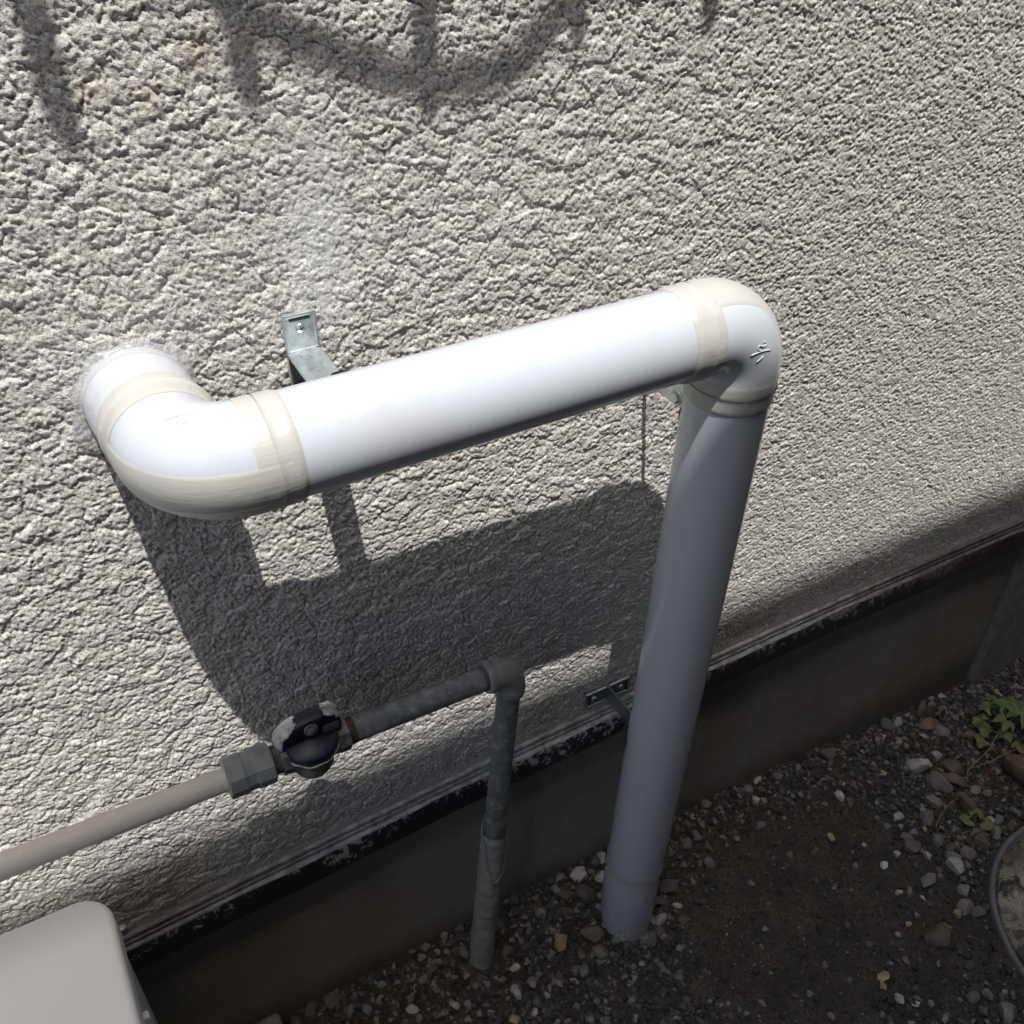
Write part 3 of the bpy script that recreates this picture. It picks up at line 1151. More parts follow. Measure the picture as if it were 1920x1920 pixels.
# ------------------------------------------------------------------ shut-off valve
VX = -0.4290
VC = gx(VX)
vn = nrm((0.0, -0.12, 0.99))
vm = nrm(np.cross(np.array([1.0, 0, 0]), vn)) * 1.0
if vm[1] > 0:
    vm = -vm
MV = Matrix((Vector((1, 0, 0)), Vector(vm), Vector(vn))).transposed()
va = thing('shutoff_valve', 'grey gas shut-off valve with a chipped navy turn handle, between the beige and grey pipes', 'valve', tuple(VC))
lathe('body', [(-0.0265, 0.0105), (-0.0265, 0.0150), (-0.012, 0.0152), (-0.010, 0.0185), (0.004, 0.0195), (0.014, 0.0178), (0.016, 0.0160), (0.030, 0.0168), (0.032, 0.0150), (0.032, 0.009)], VC, GU, va, M_VALVE, 32)
lathe('hex_end', [(0, 0.0100), (0, 0.0176), (0.0145, 0.0176), (0.0155, 0.0165), (0.0156, 0.008)], gx(VX - 0.0315), GU, va, M_VALVE, 8, False)
lathe('hex_end', [(0, 0.0100), (0, 0.0176), (0.0105, 0.0176), (0.0115, 0.0165), (0.0116, 0.008)], gx(VX + 0.026), GU, va, M_VALVE, 8, False)
lathe('plug_barrel', [(-0.034, 0.0001), (-0.034, 0.0110), (-0.031, 0.0175), (-0.022, 0.0215), (0.004, 0.0220), (0.010, 0.019)], VC, vn, va, M_VALVE, 36)
HD = Vector(VC) + MV @ Vector((0, 0.003, 0.005))
lathe('handle_disc', [(0.0010, 0.0190), (0.0000, 0.0235), (0.0025, 0.0262), (0.0115, 0.0262), (0.0140, 0.024), (0.017, 0.0001)], HD, vn, va, M_NAVY, 44)
rimp = []
for a in np.linspace(-0.15, math.pi + 0.05, 40):
    rimp.append(np.array(HD) + np.array(MV @ Vector((0.0261 * math.cos(a), 0.0261 * math.sin(a), 0.0030 + 0.0010 * math.sin(9 * a)))))
wire('worn_rim', rimp, 0.0011, va, M_SHELL, 1, 6)


def chipped_handle():
    b = NB('navy_handle_chipped')
    x, y, z = b.xyz()
    dx = b.math('ABSOLUTE', b.math('SUBTRACT', x, VX + 0.002))
    m = b.math('ADD', b.math('MULTIPLY', dx, 34.0), b.math('MULTIPLY', b.noise(75, 4, 0.6), 0.75))
    g = b.n('ShaderNodeNewGeometry')
    nz_ = b.xyz(g.outputs['Normal'])[2]
    m = b.math('ADD', m, b.math('MULTIPLY', nz_, 0.55))
    mk = b.ramp(b.math('MULTIPLY', m, 0.5), [(0.66, 0.0), (0.69, 1.0)])
    c = b.ramp(b.noise(150, 6, 0.7), [(0.36, (0.16, 0.155, 0.145)), (0.5, (0.42, 0.415, 0.395)), (0.65, (0.52, 0.515, 0.50))])
    b.set(b.mix(mk, (0.010, 0.012, 0.022), c), 0.42, 0.0, 0.4)
    b.bump(b.math('ADD', mk, b.noise(200, 3)), 0.35, 0.0006)
    return b.m


def arch_grip():
    prof = [(-0.0325, 0.008), (-0.0335, 0.018), (-0.0310, 0.028), (-0.0250, 0.0365), (-0.0150, 0.0420), (0.0, 0.0445), (0.0150, 0.0455), (0.0255, 0.0440), (0.0310, 0.0375), (0.0335, 0.024), (0.0335, 0.008)]
    bm = bmesh.new()
    rows = []
    for d, s, e in ((-0.0130, 0.93, 0.0), (-0.0115, 1.0, 0.0), (0.0020, 1.0, 0.0), (0.0045, 0.97, -0.0008), (0.0055, 0.90, -0.002)):
        rows.append([bm.verts.new(Vector(VC) + MV @ Vector((px * s, d, 0.010 + (pz - 0.010) * s + e))) for px, pz in prof])
    n = len(prof)
    for r0, r1 in zip(rows, rows[1:]):
        for j in range(n):
            f = bm.faces.new((r0[j], r0[(j + 1) % n], r1[(j + 1) % n], r1[j]))
            f.smooth = True
    bm.faces.new(rows[0])
    bm.faces.new(rows[-1])
    bmesh.ops.recalc_face_normals(bm, faces=bm.faces)
    me = bpy.data.meshes.new('turn_handle')
    bm.to_mesh(me)
    bm.free()
    me.set_sharp_from_angle(angle=math.radians(45))
    return link('turn_handle', me, va, [chipped_handle()])


hg = arch_grip()
sl = Vector(VC) + MV @ Vector((0.001, 0.0053, 0.0350))
ax = MV @ Vector((0, 0.97, 0.25))
hs = lathe('handle_screw', [(0, 0.0068), (0.0012, 0.0068), (0.0020, 0.0057), (0.0014, 0.0046), (0.0012, 0.0040), (0.0028, 0.0036), (0.0034, 0.002), (0.0034, 0.0001)], sl, ax, hg, M_VALVE, 28)
Mw = frame_from(ax)
box('label_plate', Vector(VC) + MV @ Vector((0.0205, 0.0058, 0.0270)), (0.0082, 0.0004, 0.0048), hg, mat_plain('dull_label', (0.10, 0.10, 0.095), (0.14, 0.14, 0.13), 90, 0.5), MV @ Matrix.Rotation(0.35, 3, 'X') if False else MV)

# ------------------------------------------------------------------ beige pipe and its coupling
bp = thing('beige_pipe', 'beige ribbed plastic pipe entering from the left, ending in a grey octagonal coupling', 'pipe', tuple(gx(-0.75)))


def ribs(n, m):
    a = np.linspace(0, 2 * math.pi, m)
    return (0.00010 * np.cos(a * 34))[None, :] * np.ones((n, 1))


sag = lin(gx(-1.6), gx(-0.495), 40)
tube('pipe_run', sag, GB, 0.0115, bp, M_BEIGE, 200, wob=ribs)
ca, cb = gx(-0.5125), gx(-0.4665)
cl = lathe('coupling', [(0, 0.0122), (0, 0.0196), (0.0008, 0.0204), (0.0165, 0.0204), (0.0172, 0.0197), (0.0192, 0.0197), (0.0192, 0.0192), (0.0268, 0.0192), (0.0268, 0.0198), (0.0275, 0.0204),
                           (0.0430, 0.0204), (0.0440, 0.0194), (0.0440, 0.012)], ca, GU, bp, M_NUT, 10, False)
thread('coupling_thread', gx(-0.4690), gx(-0.4560), 0.0148, bp, M_VALVE, 0.0016, 0.0009)

# ------------------------------------------------------------------ outdoor unit at the left edge
UX1, UY1, UZ1 = -0.6440, -0.0430, 0.5300
un = thing('outdoor_unit', 'ivory outdoor unit with a rounded top corner, cut off by the lower left edge', 'outdoor unit', (-1.03, -0.19, 0.07))


def rounded_prism(name, x0, x1, y0, y1, z0, z1, r, parent, mat, top_r=0.004):
    pts = []
    for cx, cy, a0 in ((x1 - r, y1 - r, 0), (x0 + r, y1 - r, 90), (x0 + r, y0 + r, 180), (x1 - r, y0 + r, 270)):
        for k in range(9):
            a = math.radians(a0 + 90 * k / 8)
            pts.append((cx, cy, math.cos(a), math.sin(a)))
    bm = bmesh.new()
    rows = []
    prof = [(z0, 0.0), (z1 - top_r, 0.0)] + [(z1 - top_r + top_r * math.sin(q), top_r * (1 - math.cos(q))) for q in (0.4, 0.8, 1.2, 1.57)]
    for z, ins in prof:
        rows.append([bm.verts.new((cx + (r - ins) * c, cy + (r - ins) * s, z)) for cx, cy, c, s in pts])
    n = len(pts)
    for r0, r1 in zip(rows, rows[1:]):
        for j in range(n):
            bm.faces.new((r0[j], r0[(j + 1) % n], r1[(j + 1) % n], r1[j])).smooth = True
    bm.faces.new(rows[-1])
    bm.faces.new(rows[0])
    bmesh.ops.recalc_face_normals(bm, faces=bm.faces)
    me = bpy.data.meshes.new(name)
    bm.to_mesh(me)
    bm.free()
    me.set_sharp_from_angle(angle=math.radians(35))
    return link(name, me, parent, [mat])


rounded_prism('cabinet', UX1 - 0.776, UX1 - 0.004, UY1 - 0.29, UY1 - 0.004, 0.115, UZ1 - 0.028, 0.030, un, M_UNIT_SHADE, 0.002)
rounded_prism('top_panel', UX1 - 0.780, UX1, UY1 - 0.294, UY1, UZ1 - 0.034, UZ1, 0.034, un, M_UNIT, 0.007)
lathe('side_screw', [(0, 0.006), (0.006, 0.006), (0.009, 0.0045), (0.010, 0.0001)], (UX1 - 0.004, -0.0600, 0.4760), (1, 0, 0), un, M_ZINC_D, 16)
for k in range(4):
    box('louvre', (UX1 - 0.001, -0.146 - 0.022 * k, 0.40), (0.0035, 0.0045, 0.058), un, M_UNIT, None, 0.002)
sv = box('service_cover', (UX1 + 0.006, -0.205, 0.27), (0.012, 0.10, 0.05), un, M_UNIT_SHADE, None, 0.006)
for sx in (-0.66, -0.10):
    box('foot', (UX1 + sx, UY1 - 0.147, 0.100), (0.03, 0.17, 0.0155), un, M_UNIT_SHADE, None, 0.004)
for sx, lb in ((-0.66, 'concrete block under the far left end of the ivory outdoor unit'), (-0.027, 'rough grey concrete block on the gravel beside the ivory unit')):
    pass
cbk = box('concrete_block', (-0.6260, -0.186, 0.035), (0.105, 0.18, 0.0495), None, mat_plain('block_concrete', (0.15, 0.145, 0.135), (0.22, 0.215, 0.20), 60, 0.9, bump=0.5, bscale=220, bd=0.0015), None, 0.006)
tag(cbk, 'rough grey concrete block on the gravel below the ivory outdoor unit', 'concrete block')

# ------------------------------------------------------------------ round cover at the right edge
def mat_cover():
    b = NB('mottled_cover')
    n = b.noise(22, 7, 0.68, dist=1.2)
    c = b.ramp(n, [(0.32, (0.02, 0.02, 0.02)), (0.44, (0.08, 0.075, 0.06)), (0.52, (0.36, 0.33, 0.26)), (0.61, (0.15, 0.15, 0.14)), (0.78, (0.03, 0.028, 0.025))])
    c = b.mix(b.ramp(b.noise(8, 3), [(0.5, 0.0), (0.65, 0.7)]), c, (0.03, 0.03, 0.032))
    b.set(c, b.ramp(n, [(0.3, 0.15), (0.7, 0.5)]), 0.0, 0.5)
    b.bump(n, 0.5, 0.002)
    return b.m


M_RIM = mat_plain('dark_grey_rim', (0.10, 0.105, 0.11), (0.17, 0.175, 0.18), 60, 0.45)
cv = thing('round_cover', 'round dark-rimmed cover with a mottled dirty top, half out of frame at the right edge', 'cover', (0.675, -0.502, -0.018))
lathe('rim', [(-0.04, 0.2180), (0.012, 0.2180), (0.0145, 0.2165), (0.0145, 0.2105), (0.0125, 0.2090), (0.004, 0.2060), (0.0035, 0.203)], (0.675, -0.502, -0.018), (0, 0, 1), cv, M_RIM, 120)
lathe('lid', [(0.000, 0.2052), (0.0085, 0.2048), (0.0105, 0.2030), (0.0100, 0.150), (0.0120, 0.10), (0.0118, 0.0001)], (0.675, -0.502, -0.018), (0, 0, 1), cv, mat_cover(), 120)


# ------------------------------------------------------------------ stones
def hull_mesh(name, seed, npt, flat=0.75, bev=0.0):
    rs = np.random.RandomState(seed)
    p = rs.normal(size=(npt, 3))
    p /= np.linalg.norm(p, axis=1)[:, None]
    p *= 1 + 0.16 * rs.uniform(-1, 1, (npt, 1))
    p *= np.array([1.0, rs.uniform(0.62, 0.95), flat * rs.uniform(0.75, 1.1)])
    bm = bmesh.new()
    vs = [bm.verts.new(q * 0.5) for q in p]
    r = bmesh.ops.convex_hull(bm, input=vs)
    bmesh.ops.delete(bm, geom=[v for v in bm.verts if not v.link_faces], context='VERTS')
    bmesh.ops.recalc_face_normals(bm, faces=bm.faces)
    if False:
        bmesh.ops.bevel(bm, geom=list(bm.edges), offset=bev, segments=1, affect='EDGES', profile=0.5)
    me = bpy.data.meshes.new(name)
    bm.to_mesh(me)
    bm.free()
    return me


STONES = [hull_mesh('stone', 100 + k, 17 + (k % 4) * 3, 0.8) for k in range(18)]
for me in STONES:
    me.materials.append(M_STONE)
    me.polygons.foreach_set('use_smooth', np.ones(len(me.polygons), bool))
    me.set_sharp_from_angle(angle=math.radians(40))
TONE = dict(l=(.50, .485, .455), m=(.23, .22, .205), d=(.11, .104, .094), b=(.12, .103, .085), t=(.42, .34, .21), u=(.22, .26, .30), v=(.23, .205, .20), w=(.70, .69, .65))
HAND = "-0.043,-0.013,29,l;0.005,-0.002,23,l;-0.015,-0.035,21,l;-0.009,0.005,23,d;-0.072,-0.002,23,m;-0.079,-0.034,29,b;-0.05,-0.044,36,d;-0.067,-0.094,35,b;-0.116,-0.084,29,t;-0.089,-0.02,18,m;-0.126,-0.04,19,m;-0.091,-0.054,23,b;0.329,-0.007,23,l;0.306,-0.013,18,m;0.302,-0.035,16,l;0.219,-0.004,21,m;0.184,-0.014,14,l;0.165,-0.02,17,d;0.19,-0.03,16,m;0.17,-0.044,22,m;0.144,-0.046,22,m;0.146,-0.019,17,d;0.281,-0.074,21,m;0.23,-0.065,16,d;0.211,-0.062,12,m;0.163,-0.087,19,m;0.148,-0.081,14,b;0.08,-0.089,33,d;0.076,-0.118,18,l;0.037,-0.125,26,l;0.076,-0.141,30,b;0.004,-0.141,29,d;0.028,-0.147,18,m;0.026,-0.136,23,d;0.055,-0.102,27,d;-0.072,-0.121,26,m;0.112,-0.049,12,m;-0.097,-0.112,19,d;-0.198,-0.087,19,l;-0.21,-0.111,24,l;-0.183,-0.11,21,m;-0.128,-0.038,22,m;-0.14,-0.043,10,l;-0.194,-0.027,22,b;-0.158,-0.004,26,d;-0.354,-0.068,19,l;-0.299,-0.089,19,l;-0.411,-0.039,22,u;-0.377,-0.021,20,u;-0.43,-0.008,12,m;-0.433,-0.03,19,m;-0.452,-0.007,25,d;-0.289,-0.051,12,m;-0.356,-0.008,12,m;-0.384,-0.064,12,m;-0.405,-0.058,14,m;-0.289,-0.11,12,l;-0.2,-0.146,14,l;-0.148,-0.128,14,t;-0.171,-0.134,13,l;-0.229,-0.141,16,t;-0.125,-0.135,13,l;-0.187,-0.135,19,d;-0.48,-0.002,22,d;-0.308,-0.039,22,b;-0.349,-0.054,16,m;-0.308,-0.07,16,d;0.671,-0.016,27,u;0.62,-0.029,17,l;0.604,-0.03,15,m;0.65,-0.011,27,d;0.694,-0.064,16,t;0.728,-0.072,36,m;0.677,-0.104,22,l;0.641,-0.049,18,m;0.628,-0.105,48,l;0.556,-0.068,21,m;0.558,-0.088,17,t;0.688,-0.137,40,b;0.636,-0.151,41,v;0.566,-0.173,19,m;0.592,-0.174,30,m;0.516,-0.164,21,l;0.556,-0.192,33,m;0.539,-0.203,17,t;0.496,-0.199,18,m;0.538,-0.231,25,m;0.489,-0.219,33,d;0.679,-0.191,22,m;0.636,-0.208,43,b;0.645,-0.247,26,l;0.665,-0.251,26,u;0.6,-0.268,36,b;0.64,-0.267,30,m;0.497,-0.244,18,l;0.535,-0.262,29,m;0.549,-0.253,21,b;0.563,-0.272,25,m;0.52,-0.283,37,l;0.462,-0.277,28,m;0.405,-0.268,16,l;0.42,-0.276,20,m;0.434,-0.292,12,l;0.478,-0.335,28,m;0.5,-0.315,24,m;0.459,-0.338,16,t;0.509,-0.357,20,l;0.496,-0.371,24,d;0.488,-0.352,24,d;0.375,-0.314,14,t;0.424,-0.346,20,m;0.397,-0.349,46,b;0.478,-0.393,36,d;0.405,-0.404,19,d;0.276,-0.353,17,t;0.266,-0.364,13,t;0.379,-0.142,18,t;0.291,-0.109,14,b;0.45,-0.089,22,w;0.475,-0.073,10,w;0.423,-0.177,16,w;0.422,-0.22,14,w;0.297,-0.132,14,m;0.457,-0.216,12,l;0.287,-0.406,13,l;0.271,-0.389,17,l;0.165,-0.36,14,m;0.388,-0.447,19,m;0.366,-0.459,19,d;0.394,-0.479,34,m;0.091,-0.297,14,m;0.29,-0.269,15,d;0.367,-0.439,19,d;0.494,-0.015,29,d;0.808,-0.01,16,l;0.788,-0.059,14,m;0.772,-0.014,18,m;0.746,-0.011,32,d;0.963,-0.058,22,m;0.916,-0.052,17,t;0.943,-0.081,19,m;0.971,-0.028,20,d"
placed = []


def clear_of(x, y, r):
    if math.hypot(x - 0.675, y + 0.502) < 0.220 + r * 0.6:
        return False
    if math.hypot(x + 0.0065, y + 0.094) < 0.0385 + r * 0.25:
        return False
    if math.hypot(x + 0.235, y + 0.058) < 0.017 + r * 0.3:
        return False
    if x < -0.515 and y < 0.0 and y > -0.38:
        return False
    return y < 0.002 - r * 0.3


def put_stone(x, y, s, col, k, rs):
    o = bpy.data.objects.new('stone', STONES[k % len(STONES)])
    COL.objects.link(o)
    o.parent = ground
    o.scale = (s, s * rs.uniform(0.85, 1.05), s * rs.uniform(0.8, 1.05))
    o.rotation_euler = (rs.uniform(-0.5, 0.5), rs.uniform(-0.5, 0.5), rs.uniform(0, 6.28))
    o.location = (x, y, float(gz(x, y)) + float(gdisp(np.array([x]), np.array([y]))[0]) + s * 0.16)
    v = rs.uniform(0.85, 1.15)
    o.color = (col[0] * v, col[1] * v, col[2] * v * rs.uniform(0.95, 1.03), 1)
    placed.append((x, y, s * 0.5))
    return o


rs = np.random.RandomState(77)
for k, rec in enumerate(HAND.split(';')):
    a, b_, s_, t_ = rec.split(',')
    x, y, s = float(a), float(b_), float(s_) * 0.001
    y = min(y, 0.0 - 0.25 * s)
    if not clear_of(x, y, s * 0.4):
        continue
    put_stone(x, y, s * 1.08, TONE[t_], k, rs)


def dens(x, y):
    """how stony the ground is, 0..1"""
    near = math.exp(-((y + 0.0) / 0.075) ** 2)
    left = float(sstep(0.10, -0.06, x)) * 0.95
    right = float(sstep(0.42, 0.56, x + 0.25 * (y + 0.1)))
    low = float(sstep(-0.33, -0.46, y)) * 0.35
    foot = math.exp(-(math.hypot(x + 0.005, y + 0.095) / 0.085) ** 4)
    return min(1.0, max(near * 0.95, foot, left, right, low, 0.07))


def in_view(x, y):
    return x > -0.60 and y > -0.52 and x < 1.12 and not (x < 0.0 and y < -0.40)


def pick_tone(rs):
    return 'dddddddmmmmmbbvm'[rs.randint(16)]


for k in range(16):
    a = rs.uniform(0, 6.28)
    q = rs.uniform(0.042, 0.062)
    x, y = -0.0065 + q * math.cos(a), -0.094 + q * math.sin(a)
    if y < -0.004:
        put_stone(x, y, rs.uniform(0.012, 0.022), TONE['dmdmbl'[k % 6]], k, rs)
n_free, tries = 300 - len(placed), 0
while n_free > 0 and tries < 40000:
    tries += 1
    x, y = rs.uniform(-0.58, 1.1), rs.uniform(-0.5, 0.0)
    s = 0.0125 + 0.012 * rs.rand() ** 1.6
    if not in_view(x, y) or rs.rand() > dens(x, y) or not clear_of(x, y, s * 0.5):
        continue
    if any((x - a) ** 2 + (y - b_) ** 2 < (s * 0.42 + r * 0.8) ** 2 for a, b_, r in placed):
        continue
    put_stone(x, y, s, TONE[pick_tone(rs)], rs.randint(99), rs)
    n_free -= 1


def scatter(name, n, smin, smax, pw, mat, dfun, seed, npt, sink, tones):
    rs = np.random.RandomState(seed)
    tmpl = []
    for k in range(12):
        me = hull_mesh('t', 300 + seed + k, npt, 0.8)
        co = np.empty(len(me.vertices) * 3)
        me.vertices.foreach_get('co', co)
        me.calc_loop_triangles()
        tr = np.empty(len(me.loop_triangles) * 3, np.int32)
        me.loop_triangles.foreach_get('vertices', tr)
        tmpl.append((co.reshape(-1, 3), tr.reshape(-1, 3)))
        bpy.data.meshes.remove(me)
    cos, fs, tn, off = [], [], [], 0
    xs = rs.uniform(-0.60, 1.15, n * 14)
    ys = rs.uniform(-0.53, 0.0, n * 14)
    zs = gz(xs, ys) + gdisp(xs, ys)
    c = 0
    for i in range(n * 14):
        if c >= n:
            break
        x, y = xs[i], ys[i]
        if not in_view(x, y) or rs.rand() > dfun(x, y):
            continue
        s = smin + (smax - smin) * rs.rand() ** pw
        if not clear_of(x, y, s * 0.4):
            continue
        co, tr = tmpl[rs.randint(12)]
        a, b_ = rs.uniform(0, 6.28), rs.uniform(-0.7, 0.7)
        ca, sa, cb, sb = math.cos(a), math.sin(a), math.cos(b_), math.sin(b_)
        Rm = np.array([[ca, -sa, 0], [sa, ca, 0], [0, 0, 1]]) @ np.array([[cb, 0, sb], [0, 1, 0], [-sb, 0, cb]])
        p = (co * s) @ Rm.T + np.array([x, y, zs[i] + s * sink])
        cos.append(p)
        fs.append(tr + off)
        t = tones(rs)
        tn.append(np.full(len(p), t, np.float32))
        off += len(p)
        c += 1
    me = np_mesh(name, np.concatenate(cos), np.concatenate(fs), False, [mat])
    at = me.attributes.new('tone', 'FLOAT', 'POINT')
    at.data.foreach_set('value', np.concatenate(tn))
    o = link(name, me)
    o.parent = ground
    o['kind'] = 'stuff'
    return o


scatter('gravel', 16500, 0.0046, 0.0155, 1.25, M_GRAVEL, dens, 401, 11, 0.2, lambda r: r.rand() ** 2.0)
scatter('soil_crumbs', 9000, 0.0030, 0.0085, 1.6, M_GRAINS, lambda x, y: 0.35 + 0.65 * (1 - dens(x, y)), 403, 9, -0.05, lambda r: 0.35 * r.rand())
scatter('soil_grains', 20000, 0.0014, 0.0052, 2.0, M_GRAINS, lambda x, y: 0.55 + 0.45 * (1 - dens(x, y)), 402, 7, 0.2, lambda r: r.rand() ** 2.6)

# distinct rocks
rk = hull_mesh('rock', 911, 26, 0.8, 0.05)
rk.materials.append(M_STONE)
rk.polygons.foreach_set('use_smooth', np.ones(len(rk.polygons), bool))
rk.set_sharp_from_angle(angle=math.radians(40))
ro = bpy.data.objects.new('rock', rk)
COL.objects.link(ro)
ro.scale = (0.115, 0.10, 0.075)
ro.rotation_euler = (0.2, 0.1, 2.2)
ro.location = (0.792, -0.222, 0.0)
ro.color = (0.15, 0.105, 0.07, 1)
tag(ro, 'big brown rock at the right edge above the round cover', 'rock')


# ------------------------------------------------------------------ weeds and dead leaves
def mat_leaf(name, a, c2):
    b = NB(name)
    op = b.objpos()
    c = b.mix(b.ramp(b.noise(60, 4, 0.6, op), [(0.35, 0.0), (0.65, 1.0)]), a, c2)
    b.set(c, 0.5, 0.0, 0.4)
    b.b.inputs['Subsurface Weight'].default_value = 0.0
    b.bump(b.noise(180, 3, 0.6, op), 0.4, 0.001)
    return b.m


M_GREEN = mat_leaf('weed_green', (0.10, 0.15, 0.05), (0.16, 0.21, 0.085))
M_YELLOW = mat_leaf('yellowing_leaf', (0.15, 0.17, 0.045), (0.17, 0.14, 0.05))
M_DEAD = mat_leaf('dead_leaf', (0.085, 0.06, 0.038), (0.14, 0.10, 0.068))
M_STEM = mat_leaf('pale_stem', (0.19, 0.17, 0.09), (0.24, 0.20, 0.12))


def leaf_mesh(lobes, size, cup, seed, notch=0.28):
    rs = np.random.RandomState(seed)
    n = 30
    pts = [(0, 0, 0)]
    ring = []
    for i in range(n + 1):
        a = -2.5 + 5.0 * i / n
        r = size * (1 - notch * (0.5 - 0.5 * math.cos(a * lobes * 2 * math.pi / 5.0 + math.pi)) - 0.06 * ((i % 2) * 2 - 1)) * (1 - 0.2 * abs(a) / 2.5)
        ring.append((a, r))
    co = [(0, 0, 0)]
    for k, fr in enumerate((0.5, 1.0)):
        for a, r in ring:
            x, y = r * fr * math.cos(a), r * fr * math.sin(a)
            z = cup * (fr ** 2) * size + 0.20 * size * math.cos(a * lobes * 2 * math.pi / 5.0) * fr + 0.05 * size * rs.uniform(-1, 1)
            co.append((x, y, z))
    m = n + 1
    f = []
    for i in range(n):
        f.append((0, 1 + i, 2 + i, 2 + i))
    faces = [(0, 1 + i, 2 + i) for i in range(n)] + [(1 + i, 1 + m + i, 2 + m + i) for i in range(n)] + [(1 + i, 2 + m + i, 2 + i) for i in range(n)]
    me = np_mesh('leaf', co, np.array(faces), True)
    return me


def blade_mesh(length, width, curl):
    co, f = [], []
    n = 8
    for i in range(n + 1):
        t = i / n
        w = width * math.sin(math.pi * min(0.97, 0.06 + t * 0.92)) ** 0.8
        z = curl * length * math.sin(math.pi * t) * 0.6
        for s, up in ((-1, 0.25), (0, 0), (1, 0.2)):
            co.append((length * t, w * s, z + up * w))
    for i in range(n):
        for j in range(2):
            f.append((i * 3 + j, i * 3 + j + 1, (i + 1) * 3 + j + 1, (i + 1) * 3 + j))
    return np_mesh('leaf', co, np.array(f), True)


def put_leaf(me, mat, loc, rot, parent):
    o = link('leaf', me, parent, [mat])
    base = Vector(parent.location) if parent is not None else Vector((0, 0, 0))
    o.location = Vector(loc) - base
    o.rotation_euler = rot
    return o


weed = thing('weed', 'small green weed with lobed leaves growing from the reddish soil at the right edge', 'weed', (0.842, -0.120, -0.022))
for k, (dx, dy, dz, rz, tx, ty, sz, lob) in enumerate([
        (-0.046, 0.004, 0.030, 2.7, 0.30, 0.12, 0.023, 3), (-0.006, 0.034, 0.036, 1.5, -0.2, 0.2, 0.021, 3), (0.020, -0.010, 0.046, 0.3, 0.15, -0.30, 0.033, 5),
        (0.042, 0.020, 0.036, 0.8, -0.1, 0.25, 0.025, 3), (-0.022, -0.018, 0.026, 3.7, 0.2, 0.3, 0.018, 3), (0.050, -0.022, 0.022, -0.4, 0.2, 0.1, 0.022, 3),
        (-0.030, 0.026, 0.024, 2.2, 0.1, 0.3, 0.022, 3), (0.008, 0.014, 0.050, 1.1, 0.25, 0.0, 0.024, 3), (-0.012, -0.006, 0.042, 3.2, -0.15, -0.2, 0.026, 5),
        (0.030, 0.040, 0.028, 1.3, 0.2, 0.2, 0.021, 3), (0.062, 0.004, 0.034, 0.1, -0.2, 0.2, 0.026, 3)]):
    p = (0.842 + dx, -0.120 + dy, -0.022 + dz)
    put_leaf(leaf_mesh(lob, sz, -0.12, 600 + k), M_GREEN, p, (tx, ty, rz), weed)
    wire('stem', [(0.842, -0.120, -0.022), (0.842 + dx * 0.6, -0.120 + dy * 0.6, -0.022 + dz * 0.8), p], 0.0008, weed, M_STEM, 4, 5)
put_leaf(leaf_mesh(3, 0.018, -0.1, 640), M_YELLOW, (0.822, -0.170, 0.000), (0.3, 0.1, 3.2), weed)
put_leaf(leaf_mesh(3, 0.019, -0.1, 641), M_YELLOW, (0.775, -0.128, 0.000), (-0.3, 0.2, 2.6), weed)
wire('runner', [(0.838, -0.122, -0.015), (0.800, -0.135, 0.004), (0.7608, -0.1478, -0.004), (0.701, -0.158, -0.006), (0.690, -0.166, -0.012), (0.684, -0.176, -0.018)], 0.0012, weed, M_STEM)
wire('runner', [(0.835, -0.168, -0.012), (0.790, -0.170, 0.0), (0.745, -0.165, -0.006), (0.701, -0.157, -0.006)], 0.0010, weed, M_STEM)
wire('runner', [(0.662, -0.196, -0.012), (0.625, -0.190, -0.008), (0.585, -0.198, -0.008), (0.553, -0.214, -0.010), (0.556, -0.232, -0.012), (0.60, -0.246, -0.008)], 0.0010, weed, M_STEM)
sp = thing('seedling', 'tiny yellow-green seedling on the gravel left of the big brown rock', 'weed', (0.622, -0.238, -0.016))
for k, (dx, dy, rz) in enumerate([(-0.012, 0.008, 2.4), (0.010, -0.012, -0.9), (0.014, 0.010, 0.6)]):
    put_leaf(leaf_mesh(1, 0.015, -0.2, 650 + k, 0.1), M_YELLOW if k else M_GREEN, (0.622 + dx, -0.238 + dy, 0.000 - 0.002 * k), (0.15, 0.2, rz), sp)
    wire('stem', [(0.622, -0.238, -0.016), (0.622 + dx, -0.238 + dy, -0.001 - 0.002 * k)], 0.0006, sp, M_STEM, 3, 5)
for k, (x, y, L, w, rz, lb) in enumerate([(0.592, -0.252, 0.030, 0.011, -0.6, 'curled brown dead leaf beside the tiny yellow-green seedling'),
                                           (0.742, -0.055, 0.042, 0.012, 2.9, 'brown dead leaf with a pale stalk lying against the foundation'),
                                           (0.645, -0.140, 0.052, 0.009, -0.95, 'narrow mauve-grey dead leaf on the pebbles left of the weed runner'),
                                           (0.600, -0.318, 0.028, 0.010, 0.8, 'shrivelled brown leaf next to the rim of the round cover')]):
    o = bpy.data.objects.new('dead_leaf', blade_mesh(L, w, 0.25))
    COL.objects.link(o)
    o.data.materials.append(M_DEAD)
    o.location = (x, y, float(gz(x, y)) + 0.012)
    o.rotation_euler = (0.3 * (-1) ** k, 0.1, rz)
    tag(o, lb, 'dead leaf', 'dead leaves on the gravel')

# ------------------------------------------------------------------ what shades the wall: grille above, neighbour's eave opposite
gr = thing('window_grille', 'black wrought-iron window grille above the frame, its curled bars casting soft shadows on the wall', 'grille', (-0.25, 0.0, 2.2))
GY, GA, GBZ = -0.26, 0.2684, 2.967


def gpt(x, z):          # the point of the grille whose shadow falls at x, z on the wall
    return np.array([x + GA * GY, GY, z - GBZ * GY])


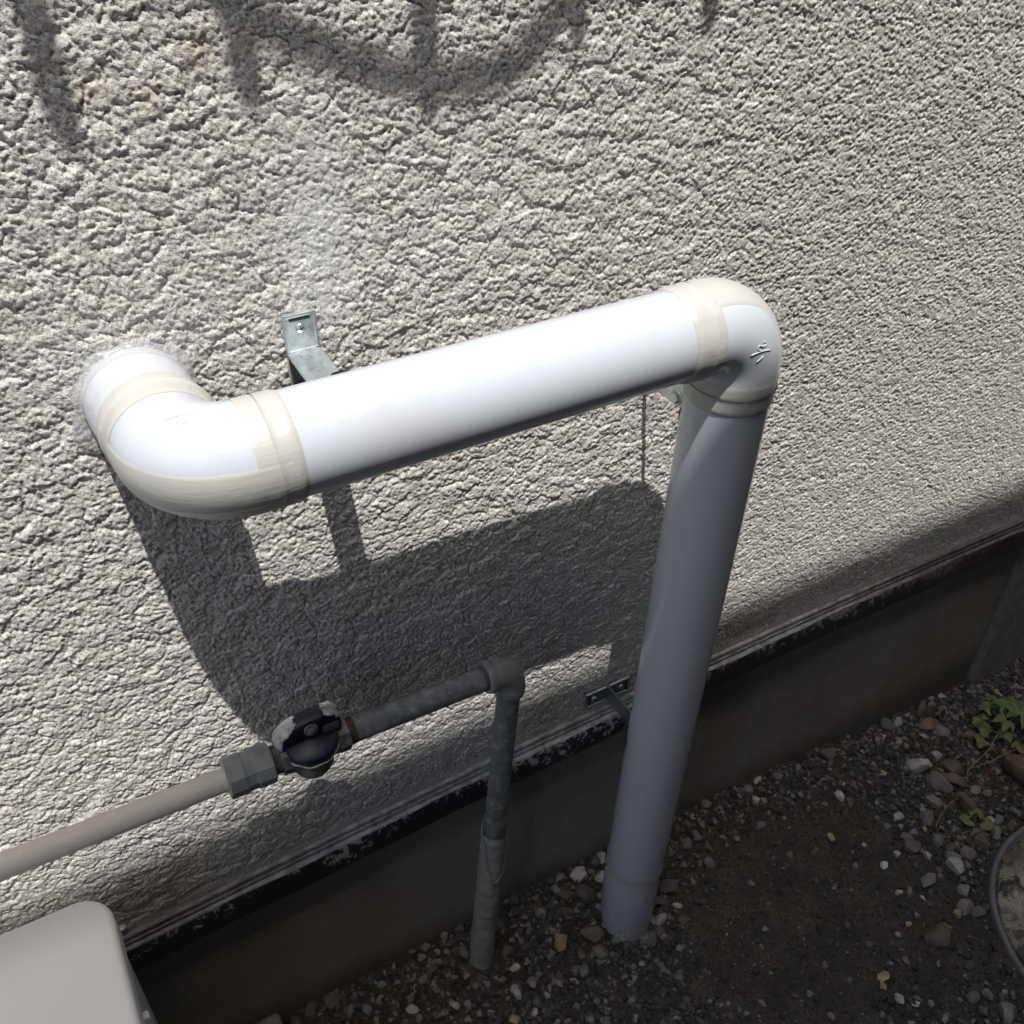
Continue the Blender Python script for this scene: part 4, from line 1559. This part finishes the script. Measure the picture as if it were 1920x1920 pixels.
def bar(x0, z0, x1, z1):
    a, b_ = gpt(x0, z0), gpt(x1, z1)
    tube('bar', lin(a, b_, 6), (0, 1, 0), 0.0105, gr, M_IRON, 12, caps=(True, True))


for (xa, za, xb, zb_) in ((-0.5060, 1.85, -0.4950, 1.236), (-0.375, 1.85, -0.372, 1.247), (-0.2385, 1.85, -0.2357, 1.222), (-0.105, 1.85, -0.104, 1.26), (0.0290, 1.85, 0.0285, 1.262), (0.162, 1.85, 0.162, 1.30), (-0.640, 1.85, -0.630, 1.225)):
    bar(xa, za, xb, zb_)
tube('scroll', np.array(dense([gpt(*p) for p in [(-0.46, 1.345), (-0.415, 1.312), (-0.379, 1.290), (-0.360, 1.272), (-0.310, 1.245), (-0.2785, 1.231), (-0.2137, 1.2150), (-0.165, 1.222), (-0.135, 1.243), (-0.105, 1.276), (-0.085, 1.33), (-0.10, 1.40), (-0.15, 1.42)]], 6)) + np.array([0, 0, 0.005]), (0, 1, 0), 0.0058, gr, M_IRON, 10, caps=(True, True))
for z in (1.50, 1.80):
    a, b_ = gpt(-0.75, z), gpt(0.35, z)
    tube('cross_rail', lin(a, b_, 4), (0, 1, 0), 0.009, gr, M_IRON, 10, caps=(True, True))
    for x in (-0.72, 0.30):
        p = gpt(x, z)
        tube('stand_off', lin(p, (p[0], -0.001, p[2]), 4), (0, 0, 1), 0.008, gr, M_IRON, 10, caps=(True, True))

nb = thing('neighbouring_house', 'unseen neighbouring house across the narrow alley, its eave shading the ground and wall foot', 'house', (0, -1.3, 0))  # unseen; read off the soft shade, its ends and tone shaped for the light
M_NW = mat_plain('neighbour_siding', (0.03, 0.03, 0.031), (0.045, 0.044, 0.043), 12, 0.8)
M_NR = mat_plain('neighbour_roof', (0.06, 0.06, 0.065), (0.09, 0.09, 0.095), 20, 0.6)
EY = -0.86
EZ = 0.495 - EY * GBZ
NX0, NX1 = -1.85, 9.7
NXC, NXH = (NX0 + NX1) / 2, (NX1 - NX0) / 2
box('wall', (NXC + 0.1, -1.42, 1.25), (NXH - 0.2, 0.12, 1.45), nb, M_NW)
box('eave', (NXC, (EY - 1.45) / 2, EZ - 0.05), (NXH, (EY + 1.45) / -1 / -2, 0.05), nb, M_NW)
bmr = bmesh.new()
vs = [bmr.verts.new(v) for v in ((NX0, EY - 0.02, EZ + 0.003), (NX1, EY - 0.02, EZ + 0.003), (NX1, -3.2, EZ + 0.95), (NX0, -3.2, EZ + 0.95), (NX0, -1.56, EZ - 0.1), (NX1, -1.56, EZ - 0.1), (NX1, -3.2, EZ + 0.85), (NX0, -3.2, EZ + 0.85))]
bmr.faces.new(vs[0:4]); bmr.faces.new(vs[4:8]); bmr.faces.new((vs[0], vs[3], vs[7], vs[4])); bmr.faces.new((vs[1], vs[2], vs[6], vs[5])); bmr.faces.new((vs[2], vs[3], vs[7], vs[6]))
bmesh.ops.recalc_face_normals(bmr, faces=bmr.faces)
mr = bpy.data.meshes.new('roof'); bmr.to_mesh(mr); bmr.free()
link('roof', mr, nb, [M_NR])
